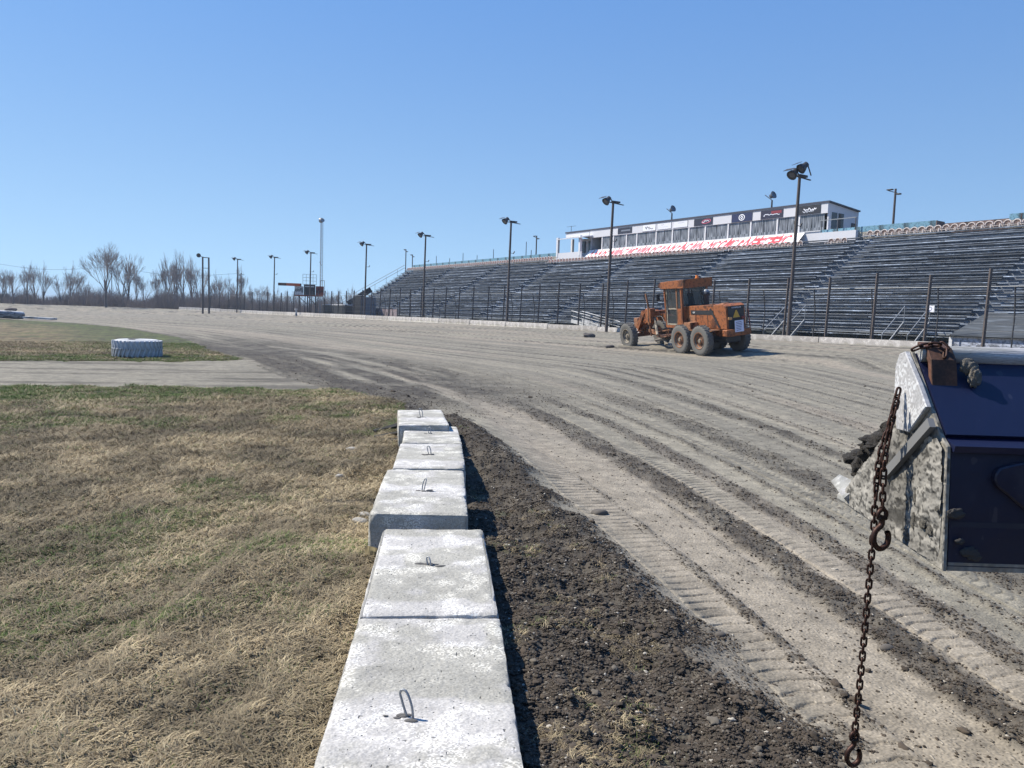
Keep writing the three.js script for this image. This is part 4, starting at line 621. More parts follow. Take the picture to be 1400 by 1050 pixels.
  part('drawbar', [beam([0, 0.95, -5.6], [-0.6, 0.85, -3.6], 0.14, 0.16), beam([0, 0.95, -5.6], [0.6, 0.85, -3.6], 0.14, 0.16), beam([-0.65, 0.85, -3.6], [0.65, 0.85, -3.6], 0.14, 0.16)], M.orangeDusty, o);
  part('turntable', new THREE.CylinderGeometry(0.78, 0.78, 0.12, 32).translate(0, 0.72, -3.2), M.rust, o);
  part('side_shift_cylinder', [cyl([-0.5, 1.6, -3.9], [-0.85, 0.8, -3.2], 0.07), cyl([0.1, 0.6, -2.9], [-1.1, 0.55, -3.1], 0.05)], M.dustSteel, o);
  { const g = new THREE.CylinderGeometry(0.62, 0.62, 3.5, 14, 1, true, 0, 1.25); const t = new THREE.CylinderGeometry(0.60, 0.60, 3.5, 14, 1, true, 0, 1.25); const e = mergeGeometries([g.toNonIndexed(), t.toNonIndexed()]); e.rotateZ(Math.PI / 2); e.rotateX(2.2); e.rotateY(-0.55); e.translate(-0.05, 0.55, -3.0); part('blade', e, mat({ color: lin(0.42, 0.36, 0.28), roughness: 0.6, metalness: 0.2, side: THREE.DoubleSide, map: paintTex }), o); part('blade_arm', [beam([-0.5, 0.7, -3.2], [-0.65, 0.3, -2.75], 0.14, 0.1), beam([0.5, 0.7, -3.2], [0.35, 0.3, -3.35], 0.14, 0.1)], M.dustSteel, o); }
  part('hydraulic_hoses', [pathTube([[-0.25, 1.5, -2.4], [-0.5, 1.35, -2.9], [-0.4, 1.7, -3.5], [-0.7, 1.6, -4.0]], 0.025, 20, 5), pathTube([[-0.2, 1.5, -2.5], [-0.35, 1.2, -3.0], [-0.45, 1.0, -3.4]], 0.025, 16, 5), pathTube([[0.25, 1.6, -2.5], [0.45, 1.5, -3.2], [0.6, 1.8, -4.0]], 0.025, 16, 5)], M.blackPaint, o);
  part('access_steps', [bx(0.4, 0.04, 0.25, -0.85, 0.75, -2.3), bx(0.4, 0.04, 0.25, -0.85, 1.05, -2.3), beam([-0.7, 0.7, -2.42], [-0.7, 1.3, -2.42], 0.04, 0.04), beam([-0.95, 0.7, -2.2], [-0.95, 1.1, -2.2], 0.04, 0.04)], M.orangeDusty, o);
}

// ---------------------------------------------------------------- loader with its bucket, soil and chains
{
  const xp = 1.25, W = 1.9, loader = thing('loader', 'dark blue loader with raised mud caked bucket beside the track', 'loader', [xp + W / 2, 0, 0]);
  const cx = xp + W / 2, P = (px, py) => { const p = onX(px, py, xp); return [p.z, p.y]; };
  const scuff = (base, dirt, amt, sd) => tex(1024, (u, v) => { const a = pfbm(u + sd, v, 5, 5), b = pfbm(u, v + sd, 22, 4), s1 = pnoise(u * 7 + v * 90 + sd * 9, v * 3, 97), s2 = pnoise(u * 160, v * 4 + u * 3, 160), dot = pnoise(u * 48, v * 48, 48), d2 = pnoise(u * 110 + 5, v * 110, 110); let m = amt * sst(0.50, 0.66, a) * (0.35 + 0.65 * sst(0.35, 0.6, b)); m = Math.max(m, dot > 0.93 ? 0.42 : 0, d2 > 0.965 ? 0.35 : 0, s1 > 0.985 ? 0.22 : 0, s2 > 0.985 ? 0.16 : 0); m = clamp(m + 0.05 * (b - 0.3)); return [lerp(base[0], dirt[0], m), lerp(base[1], dirt[1], m), lerp(base[2], dirt[2], m)]; });
  const blueSteel = mat({ color: lin(1, 1, 1), roughness: 0.5, map: scuff([0.032, 0.068, 0.195], [0.27, 0.27, 0.30], 0.36, 0.1), bumpMap: fineBump, bumpScale: 0.002 });
  const mudTex = tex(1024, (u, v) => { const a = pfbm(u, v, 6, 5), b = pfbm(u + v * 0.5, v, 22, 4), c = pnoise(u * 150, v * 150, 150); const m = sst(0.42, 0.56, a); let k = 0.56 + 0.30 * (b - 0.45) + 0.12 * (c - 0.5) - 0.30 * sst(0.56, 0.68, b) * m; return [k * 1.03, k, k * 0.94]; });
  const mudBump = tex(1024, (u, v) => 0.55 * pfbm(u + v * 0.5, v, 14, 5) + 0.3 * pfbm(u, v, 40, 3), false);
  const mudSteel = mat({ color: lin(0.72, 0.71, 0.69), map: mudTex, bumpMap: mudBump, bumpScale: 0.03, roughness: 0.95 });
  const bareSteel = mat({ color: lin(0.50, 0.51, 0.52), map: concTex, roughness: 0.7, metalness: 0.0, bumpMap: fineBump, bumpScale: 0.001 });
  const shadeGrey = mat({ color: lin(0.15, 0.15, 0.15), roughness: 0.75 });
  const b = new THREE.Group(); b.name = 'bucket'; loader.add(b);
  // side plate outline (z,y) read off the photograph in the plane of the plate
  const sp = { topB: P(1243, 481), bend: P(1284, 597), ledge: P(1292, 611), bot: P(1286, 779), tip: P(1154, 688), tip2: P(1157, 668), f1: P(1185, 628), f2: P(1212, 590), f3: P(1229, 540), f4: P(1231, 500), topF: P(1236, 484) };
  const sh = new THREE.Shape(); ['topB', 'bend', 'ledge', 'bot', 'tip', 'tip2', 'f1', 'f2', 'f3', 'f4', 'topF'].forEach((k, i) => { const [z, y] = sp[k]; i ? sh.lineTo(-z, y) : sh.moveTo(-z, y); });
  const plate = (x, m, name) => { const e = new THREE.ExtrudeGeometry(sh, { depth: 0.008, bevelEnabled: true, bevelSize: 0.003, bevelThickness: 0.003, bevelSegments: 1, curveSegments: 4 }); e.rotateY(Math.PI / 2); e.translate(x - cx, 0, 0); return part(name, boxUV(e, 0.9), m, b); };
  plate(xp + 0.006, mudSteel, 'side_plate'); plate(xp + W - 0.02, mudSteel, 'side_plate');
  // bare upper wear plate and a dark strip standing in for the shadow below it
  { const q = [P(1243, 482), P(1262, 528), P(1272, 556), P(1248, 590), P(1232, 586), P(1229, 540), P(1231, 500), P(1236, 485)], s2 = new THREE.Shape(); q.forEach(([z, y], i) => i ? s2.lineTo(-z, y) : s2.moveTo(-z, y)); const e = new THREE.ExtrudeGeometry(s2, { depth: 0.012, bevelEnabled: true, bevelSize: 0.003, bevelThickness: 0.003, bevelSegments: 1 }); e.rotateY(Math.PI / 2); e.translate(xp - 0.012 - cx, 0, 0); part('wear_plate', boxUV(e, 0.9), bareSteel, b); }
  { const a = P(1283, 578), c = P(1216, 650); part('shade_strip', beam([xp - 0.02 - cx, a[1], a[0]], [xp - 0.012 - cx, c[1], c[0]], 0.018, 0.03), shadeGrey, b); }
  const span = (A, Bp, th, m, name, inset = 0.019) => { const L = W - inset * 2; const d = [Bp[0] - A[0], Bp[1] - A[1]]; const g = beam([0, A[1], A[0]], [0, Bp[1], Bp[0]], L, th); const bb = new THREE.Box3().setFromBufferAttribute(g.attributes.position); return part(name, boxUV(g, 0.6), m, b); };
  const bl = mat({ color: lin(1, 1, 1), roughness: 0.55, map: scuff([0.085, 0.085, 0.165], [0.36, 0.32, 0.30], 0.8, 0.37), bumpMap: fineBump, bumpScale: 0.003 });
  span([sp.topB[0] + 0.0, sp.topB[1] - 0.01], [sp.bend[0] - 0.005, sp.bend[1]], 0.025, blueSteel, 'upper_back');
  span([sp.bend[0] - 0.03, sp.bend[1] - 0.006], [sp.ledge[0] + 0.015, sp.ledge[1] - 0.004], 0.02, blueSteel, 'back_ledge');
  span([sp.ledge[0] - 0.012, sp.ledge[1] - 0.012], [sp.bot[0] - 0.012, sp.bot[1] + 0.01], 0.025, bl, 'lower_back');
  span([sp.bot[0] - 0.0, sp.bot[1] + 0.01], [sp.tip[0] + 0.05, sp.tip[1] + 0.01], 0.025, mudSteel, 'floor_plate');
  { const lo = lerp(sp.ledge[1], sp.bot[1], 0.56); part('wear_strip', bx(W - 0.05, lo - sp.bot[1] - 0.03, 0.014, 0, (lo + sp.bot[1]) / 2, sp.ledge[0] + 0.012), mat({ color: lin(1, 1, 1), map: scuff([0.15, 0.155, 0.20], [0.36, 0.32, 0.29], 0.95, 0.7), roughness: 0.8, bumpMap: fineBump, bumpScale: 0.003 }), b); }
  part('cutting_edge', rbx(W, 0.03, 0.2, 0, sp.tip[1] + 0.012, sp.tip[0] + 0.03, 0.01), bareSteel, b);
  { const a = [sp.tip[0], sp.tip[1]]; for (let k = 0; k < 6; k++) { const x = -W / 2 + 0.03 + k * (W - 0.08) / 5; part('tooth', between(new THREE.CylinderGeometry(0.03, 0.055, 1, 4, 1), [x, a[1] + 0.03, a[0] + 0.05], [x, a[1] + 0.055, a[0] - 0.13]), bareSteel, b); } }
  part('top_pipe', cyl([-W / 2 + 0.02, sp.topB[1] - 0.005, sp.topB[0] + 0.02], [W / 2 - 0.02, sp.topB[1] - 0.005, sp.topB[0] + 0.02], 0.028, 0.028, 14), bareSteel, b);
  // hinge ears and hydraulic links on the back
  for (const x of [-0.47, -0.35, 0.35, 0.47]) { const y0 = sp.bot[1], z0 = sp.ledge[0] + 0.02; const s = new THREE.Shape(); s.moveTo(0, y0 + 0.05); s.lineTo(0, y0 + 0.46); s.quadraticCurveTo(0.14, y0 + 0.44, 0.20, y0 + 0.25); s.quadraticCurveTo(0.17, y0 + 0.1, 0, y0 + 0.05); const e = new THREE.ExtrudeGeometry(s, { depth: 0.025, bevelEnabled: false }); e.rotateY(-Math.PI / 2); e.translate(x, 0, z0); part('hinge_ear', e, blueSteel, b); }
  { const g0 = onZ(1352, 640, sp.ledge[0]), s = new THREE.Shape(), x0 = g0.x - cx, y0 = sp.bot[1], h = sp.ledge[1] - sp.bot[1]; s.moveTo(x0 + 0.5, y0 + h * 0.97); s.quadraticCurveTo(x0 + 0.14, y0 + h * 0.96, x0 + 0.02, y0 + h * 0.84); s.quadraticCurveTo(x0 - 0.01, y0 + h * 0.74, x0 + 0.04, y0 + h * 0.66); s.lineTo(x0 + 0.2, y0 + h * 0.3); s.lineTo(x0 + 0.5, y0 + h * 0.25); const e = new THREE.ExtrudeGeometry(s, { depth: 0.014, bevelEnabled: true, bevelSize: 0.004, bevelThickness: 0.004, bevelSegments: 1 }); e.translate(0, 0, sp.ledge[0] + 0.008); part('back_gusset', boxUV(e, 0.6), bl, b); }
  // rusty hook bracket on the top edge
  { const zt = sp.topB[0] + 0.05, yt = sp.topB[1], x0 = onZ(1283, 490, zt).x - cx; part('chain_bracket', [(() => { const s = new THREE.Shape(); s.moveTo(0, 0.03); s.lineTo(0.055, 0.015); s.lineTo(0.085, -0.02); s.lineTo(0.105, -0.115); s.lineTo(0.092, -0.118); s.lineTo(0.07, -0.028); s.lineTo(0.045, 0.002); s.lineTo(0, 0.015); const e = new THREE.ExtrudeGeometry(s, { depth: 0.075, bevelEnabled: true, bevelSize: 0.002, bevelThickness: 0.002, bevelSegments: 1 }); e.rotateY(-Math.PI / 2); e.translate(x0 + 0.04, yt, zt - 0.06); return e; })()], M.rust, b); }
  // mud stuck to the plates
  const lump = (x, y, z, sx, sy, sz, s) => { const g = lumpGeo(1, sx < 0.012 ? 3 : 5, 0.42, 2.4, s); wobble(g, 0.16, 6, s + 3); g.scale(sx, sy, sz); g.translate(x, y, z); return g; };
  const mudC = mat({ color: lin(0.26, 0.235, 0.20), roughness: 1, bumpMap: mudBump, bumpScale: 0.02 });
  { const zt = sp.topB[0] + 0.08, c = onZ(1325, 502, zt); part('mud_lump', [lump(c.x - cx, c.y, zt, 0.026, 0.022, 0.014, 1), lump(c.x - cx + 0.008, c.y - 0.03, zt + 0.02, 0.018, 0.03, 0.012, 2)], mudC, b); }
  { const a = onX(1240, 660, xp - 0.01), gl = []; for (let k = 0; k < 6; k++) { const u = h2(k, 31), v = h2(k, 32); const p = onX(lerp(1215, 1284, u), lerp(640 + u * 30, 720 + u * 50, v), xp - 0.003); gl.push(lump(p.x - cx, p.y, p.z, 0.004 + 0.006 * h2(k, 33), 0.008 + 0.016 * h2(k, 34), 0.007 + 0.014 * h2(k, 35), k)); } part('caked_mud', gl, mudSteel, b); }
  { // caked mud: a layer of uneven thickness over the side plate, dry and pale with dark cracks
    const nz = 150, ny = 150, P = [], C = [], U = [], I = [], IN = [], z0 = sp.tip[0] + 0.02, z1 = sp.bot[0] - 0.02, y0 = sp.bot[1] - 0.0, y1 = sp.ledge[1] + 0.02; const inside = (z, y) => { const pts = sh.getPoints(); let c = false; for (let i = 0, j = pts.length - 1; i < pts.length; j = i++) { const a = pts[i], q = pts[j], X = -z; if ((a.y > y) !== (q.y > y) && X < (q.x - a.x) * (y - a.y) / (q.y - a.y) + a.x) c = !c; } return c; };
    for (let j = 0; j <= ny; j++) for (let i = 0; i <= nz; i++) { const z = lerp(z0, z1, i / nz), y = lerp(y0, y1, j / ny), a = fbm(z * 4 + 3, y * 4, 4), b2 = fbm(z * 17 + y * 9, y * 20 - z * 7, 4), c2 = fbm(z * 50, y * 50, 3), edge = Math.max(0, (y - (sp.bot[1] + 0.34)) * 1.1) + Math.max(0, (z - (z1 - 0.07)) * 1.5); let th = 0.026 * (a - 0.36) + 0.012 * (b2 - 0.45) + 0.006 * (c2 - 0.5) - 0.05 * edge; IN.push(inside(z, y) && inside(z, y - 0.006) && inside(z - 0.006, y) && inside(z + 0.004, y)); th = clamp(th, -0.02, 0.035); P.push(xp - 0.004 - th - cx, y, z); U.push(z * 0.9, y * 0.9); const dk = sst(0.48, 0.36, b2) * 0.75, wet = sst(0.56, 0.68, fbm(z * 6 + 20, y * 6, 3)); const k = lerp(0.25, 0.045, clamp(0.6 * dk + 0.5 * wet + 0.9 * sst(0.56, 0.7, fbm(z * 90, y * 90, 2)))) * (0.7 + 0.6 * c2); C.push(k * 1.03, k * 0.97, k * 0.86); }
    for (let j = 0; j < ny; j++) for (let i = 0; i < nz; i++) { const a = j * (nz + 1) + i, b2 = a + 1, c2 = a + nz + 1, d2 = c2 + 1; if (IN[a] && IN[b2] && IN[c2] && IN[d2]) I.push(a, c2, b2, b2, c2, d2); }
    const g = new THREE.BufferGeometry(); g.setAttribute('position', new THREE.Float32BufferAttribute(P, 3)); g.setAttribute('color', new THREE.Float32BufferAttribute(C, 3)); g.setAttribute('uv', new THREE.Float32BufferAttribute(U, 2)); g.setIndex(I); g.computeVertexNormals(); part('mud_layer', g, mat({ vertexColors: true, roughness: 1, side: THREE.DoubleSide, bumpMap: fineBump, bumpScale: 0.01 }), b);
  }
  const mudD = mat({ color: lin(0.05, 0.045, 0.04), roughness: 1 }); { const z0 = sp.ledge[0] + 0.03, gl = []; for (const [px, py, s] of [[1307, 702, 1], [1326, 755, 1.1], [1332, 762, 0.8], [1312, 740, 0.6]]) { const c = onZ(px, py, z0); gl.push(lump(c.x - cx, c.y, z0, 0.022 * s, 0.014 * s, 0.006, px)); } part('dark_mud_spots', gl, mudD, b); }
  // loader arms, frame and front wheels stand outside the picture behind the bucket
  const yA = sp.bot[1] + 0.2, zA = sp.ledge[0] + 0.16;
  for (const x of [-0.41, 0.41]) { part('lift_arm', [beam([x, yA, zA], [x, 1.15, zA + 1.0], 0.09, 0.2), beam([x, 1.12, zA + 0.95], [x, 1.75, zA + 2.6], 0.09, 0.2)], blueSteel, loader); part('tilt_cylinder', [cyl([x * 0.7, sp.bot[1] + 0.4, zA - 0.05], [x * 0.7, 1.5, zA + 1.3], 0.045)], M.galv, loader); }
  part('chassis', [rbx(0.8, 0.6, 2.8, 0, 0.85, zA + 2.9, 0.06), rbx(0.75, 0.55, 1.6, 0, 1.4, zA + 2.6, 0.08)], blueSteel, loader); part('front_axle', beam([-0.8, 0.5, zA + 2.0], [0.8, 0.5, zA + 2.0], 0.16, 0.16), M.blackPaint, loader);
  for (const x of [-0.85, 0.85]) { const w = new THREE.TorusGeometry(0.38, 0.16, 12, 28); w.rotateY(Math.PI / 2); w.translate(x, 0.54, zA + 2.0); part('wheel', [w, cyl([x - 0.08, 0.54, zA + 2.0], [x + 0.08, 0.54, zA + 2.0], 0.3, 0.3, 18)], M.tyre, loader); }

  // heap of soil in the bucket
  const heap = thing('soil_heap', 'black clump of soil spilling from the bucket lip', 'soil', [0, 0, 0]); { const gl = []; for (let k = 0; k < 110; k++) { const u = h2(k, 51), v = h2(k, 52); const p = onX(lerp(1168, 1222, u), lerp(640, 592, u * 0.85 + 0.15 * v) + 40 * (v - 0.6), xp + 0.03); gl.push(lump(p.x + 0.12 * h2(k, 53), p.y, p.z, 0.018 + 0.03 * h2(k, 54), 0.016 + 0.026 * h2(k, 55), 0.018 + 0.03 * h2(k, 56), k * 3.1)); } for (let k = 0; k < 9; k++) gl.push(lump(xp + 0.28 + k * 0.19, sp.tip[1] + 0.18, (sp.f2[0] + sp.tip[0]) / 2 + 0.05, 0.15, 0.15, 0.2, k * 7.7)); part('soil_body', gl, mat({ color: lin(0.045, 0.04, 0.035), roughness: 1, bumpMap: mudBump, bumpScale: 0.02 }), heap); }

  // chains
  const linkG = (() => { const pts = []; for (let k = 0; k < 12; k++) { const a = k / 12 * Math.PI * 2; pts.push([0.0095 * Math.cos(a), 0.0125 * Math.sign(Math.sin(a)) * (Math.abs(Math.sin(a)) > 0.01 ? 1 : 0) + 0.0095 * Math.sin(a), 0]); } return pathTube(pts, 0.0046, 22, 6, true).scale(0.8, 0.76, 0.8); })();
  const chain = (name, label, pts, hook) => {
    const o = thing(name, label, 'chain', pts[0].clone(), 'chains hanging on the bucket'); const cv = new THREE.CatmullRomCurve3(pts.map(p => p.clone().sub(pts[0]))), L = cv.getLength(), n = Math.floor(L / 0.0236);
    for (let i = 0; i < n; i++) { const p = cv.getPointAt((i + 0.5) / n), t = cv.getTangentAt((i + 0.5) / n); const l = part('link', linkG, M.chain, o); l.position.copy(p); l.quaternion.setFromUnitVectors(V(0, 1, 0), t); l.rotateY((i % 2) * Math.PI / 2 + 0.5 + 0.12 * (h2(i, 3) - 0.5)); }
    if (hook) { const e = pts[pts.length - 1].clone().sub(pts[0]); const h = pathTube([[0, 0.0, 0], [0, -0.03, 0], [-0.022, -0.052, 0], [-0.026, -0.085, 0], [-0.002, -0.112, 0], [0.026, -0.098, 0], [0.030, -0.068, 0], [0.024, -0.055, 0]].map(a => [a[0] * hook, a[1] * hook, a[2]]), 0.0095 * hook, 30, 8); const eye = new THREE.TorusGeometry(0.016 * hook, 0.007 * hook, 8, 16).translate(0, 0.004, 0); const k = part('hook', [h, eye, rbx(0.034 * hook, 0.012, 0.02, 0, -0.008, 0)], M.chain, o); k.position.copy(e); k.rotation.y = 0.25; }
    return o;
  };
  const zc = onX(1228, 540, xp - 0.035).z, at = (px, py, dz = 0) => onZ(px, py, zc + dz);
  chain('hanging_chain', 'long rusty chain hanging from the bucket side to an open hook', [at(1229, 532), at(1218, 575, 0.01), at(1203, 625, 0.02), at(1197, 680, 0.02), at(1194, 730, 0.02), at(1186, 820, 0.02), at(1176, 930, 0.02), at(1168, 1008, 0.02)], 0.85);
  chain('short_chain', 'short rusty chain doubled beside the long one ending in a grab hook', [at(1226, 548, 0.03), at(1216, 590, 0.035), at(1209, 635, 0.04), at(1206, 705, 0.04)], 0.95);
  const zt = sp.topB[0] + 0.03; chain('top_chain', 'rusty chain wrapped over the bucket top edge at the bracket', [onZ(1248, 478, zt), onZ(1262, 473, zt + 0.01), onZ(1280, 471, zt + 0.02), onZ(1291, 474, zt + 0.03), onZ(1292, 488, zt + 0.05)]);
}
console.log('machines done');

// ---------------------------------------------------------------- infield things
{ // white painted tyre
  const p0 = onY(174, 489, 0.02), o = thing('painted_tractor_tyre', 'big white painted tractor tyre lying flat by the access path', 'tyre', [p0.x, height(p0.x, p0.z - 0.4) - 0.02, p0.z - 0.6]);
  const R = 0.67, h = 0.54; const g = new THREE.LatheGeometry([[0.36, 0.03], [0.52, 0.0], [0.61, 0.03], [0.645, 0.09], [0.65, h / 2], [0.645, h - 0.09], [0.61, h - 0.03], [0.52, h], [0.36, h - 0.03], [0.34, h - 0.1], [0.34, 0.1], [0.36, 0.03]].map(a => new THREE.Vector2(...a)), 48); { const p = g.attributes.position; for (let i = 0; i < p.count; i++) { const a = Math.atan2(p.getZ(i), p.getX(i)); p.setY(i, p.getY(i) + 0.008 * (noise(Math.cos(a) * 1.7 + 9, Math.sin(a) * 1.7 + 4) - 0.5) * (p.getY(i) > 0.2 ? 1 : 0)); } g.computeVertexNormals(); }
  const wt = mat({ color: lin(0.80, 0.82, 0.85), roughness: 0.8, map: tex(512, (u, v) => { const a = pfbm(u, v, 8, 5), b = pnoise(u * 60, v * 20, 60); const k = 0.8 - 0.5 * sst(0.55, 0.68, a) - 0.12 * b; return [k, k, k]; }) });
  part('carcass', g, wt, o); const n = 30; for (let k = 0; k < n; k++) for (const s of [0, 1]) { const b = rbx(0.06, h * 0.5, 0.05, 0, 0, 0, 0.012); b.rotateX(s ? 0.35 : -0.35); b.translate(0.655, s ? h * 0.7 : h * 0.3, 0); b.rotateY((k + s * 0.5) / n * Math.PI * 2); part('tread_lug', b, wt, o); }
}
{ // white kerb of tyres far left and a flat white board
  const a = onY(-60, 430, 0.35), b = onY(30, 431, 0.35), o = thing('white_pipe', 'long white painted pipe lying on the infield mound', 'pipe', [b.x, height(b.x, b.z) + 0.05, b.z]);
  const v = a.clone().sub(b).setY(0); const g = pathTube([[0, 0.26, 0], [v.x * 0.3, 0.32, v.z * 0.3], [v.x * 0.7, 0.34, v.z * 0.7], [v.x, 0.3, v.z]], 0.33, 40, 16); part('pipe_wall', g, M.white, o); part('end_cap', new THREE.SphereGeometry(0.33, 16, 10).scale(0.5, 1, 1).translate(0, 0.26, 0), M.white, o); part('dark_lump', wobble(new THREE.IcosahedronGeometry(0.3, 2), 0.15, 3).scale(1.6, 0.6, 1).translate(-0.9, 0.7, 0), M.bark, o);
  const c = onY(35, 434, 0.2), d = onY(74, 437, 0.1), w = d.clone().sub(c), s = thing('white_board', 'flat white board lying beside the pipe on the infield', 'board', [c.x, height(c.x, c.z), c.z]); part('board_body', beam([0, 0.18, 0], [w.x, height(d.x, d.z) - height(c.x, c.z) + 0.14, w.z], 0.7, 0.16), M.white, s);
}
{ // scraps of wood beside the far blocks
  const wood = mat({ color: lin(0.34, 0.30, 0.24), map: weatherTex, roughness: 1 }); let k = 0;
  for (const [px, py, a, l] of [[527, 591, 0.5, 0.3], [531, 600, 0.35, 0.34], [538, 588, 0.7, 0.25], [533, 607, -0.3, 0.2]]) { const p = onY(px, py, 0.05), o = thing('wood_scrap', ['weathered wood scrap lying highest on the litter by the end block', 'long pale wood scrap in the litter by the end block', 'wood scrap leaning on the raised end block', 'short wood scrap at the low edge of the litter'][k], 'wood scrap', [p.x, height(p.x, p.z) + 0.03, p.z]); o.rotation.set(0.1, a, 0.12); part('scrap_board', wobble(rbx(l, 0.03, 0.08, 0, 0, 0, 0.01), 0.01, 20, k), wood, o); k++; }
  for (const [px, py, s] of [[482, 612, 0.05], [465, 652, 0.035], [490, 710, 0.05], [497, 702, 0.045], [820, 697, 0.05], [1213, 880, 0.02], [985, 865, 0.02]]) { const p = onY(px, py, 0.04), o = thing('field_stone', px < 600 ? 'loose pale stone lying in the dry infield grass' : 'loose stone or clod lying on the track dirt', 'stone', [p.x, height(p.x, p.z) + s * 0.2, p.z], px < 600 ? 'stones in the grass' : 'stones on the track'); part('stone_body', lumpGeo(s, 4, s * 0.5, 14, px).scale(1.3, 0.7, 1), px < 600 ? M.barrier : mat({ color: lin(0.09, 0.08, 0.07), roughness: 1 }), o); }
  for (const [px, py, s] of [[804, 462, 0.25], [834, 468, 0.14]]) { const p = onY(px, py, 0.35), o = thing('dirt_clod', 'dark dirt clod near the wall ahead of the grader', 'clod', [p.x, height(p.x, p.z, false), p.z], 'dirt clods by the wall'); part('clod_body', lumpGeo(s, 4, s * 0.6, 5, px).scale(1.4, 0.8, 1).translate(0, s * 0.4, 0), mat({ color: lin(0.09, 0.08, 0.075), roughness: 1 }), o); }
}

// ---------------------------------------------------------------- clods and pebbles on the dirt, grass on the infield
function scatter(name, label, category, geo, m, list) {
  const im = new THREE.InstancedMesh(geo, m, list.length), mm = new THREE.Matrix4(), q = new THREE.Quaternion(), e = new THREE.Euler(), c = new THREE.Color();
  list.forEach((p, i) => { e.set(p.rx || 0, p.ry, p.rz || 0); q.setFromEuler(e); mm.compose(V(p.x, p.y, p.z), q, V(p.s * (p.sx || 1), p.s * (p.sy || 1), p.s)); im.setMatrixAt(i, mm); c.setRGB(...p.c); im.setColorAt(i, c); });
  im.name = name; im.castShadow = im.receiveShadow = true; im.userData = { label, category, kind: 'stuff' }; scene.add(im); return im;
}
{
  const list = []; let guard = 0;
  while (list.length < 190000 && guard++ < 4200000) {
    const r = 1.9 * Math.pow(14, rnd()), a = rr(-36, 40) * Math.PI / 180, x = Math.sin(a) * r, z = -Math.cos(a) * r; if (cover(x, z) !== 1) continue;
    const s = S_(x, z), v = vIn(s, Q_(x, z)); if (x < blockRight(z) + 0.02 && z > -10) continue; const k = loose(x, z, s, v); if (rnd() > 0.02 + 0.975 * Math.pow(k, 1.3) * (1 - 0.85 * sst(9, 15, s)) * (v > 0.1 ? 0.45 : 1)) continue;
    const size = (0.0014 + 0.0045 * Math.pow(rnd(), 3) + (rnd() > 0.99 ? 0.016 * rnd() * rnd() : 0)) * (1 + Math.min(r, 18) * 0.045), d = rr(0.75, 1.35), pal = rnd(); const c = pal > 0.988 ? [0.36, 0.33, 0.28] : pal > 0.88 ? [0.12, 0.105, 0.085] : [0.054 * d, 0.042 * d, 0.031 * d];
    list.push({ x, y: height(x, z) + size * 0.15, z, s: size, sy: rr(0.5, 0.95), sx: rr(0.8, 1.5), ry: rr(0, 6.3), rx: rr(-0.5, 0.5), c });
  }
  const g = lumpGeo(1, 2, 0.8, 2.6, 4); scatter('soil_clods', 'loose dark soil clods and pebbles over the track dirt', 'soil clods', g, mat({ color: lin(1, 1, 1), roughness: 1 }), list); console.log('clods', list.length);
}
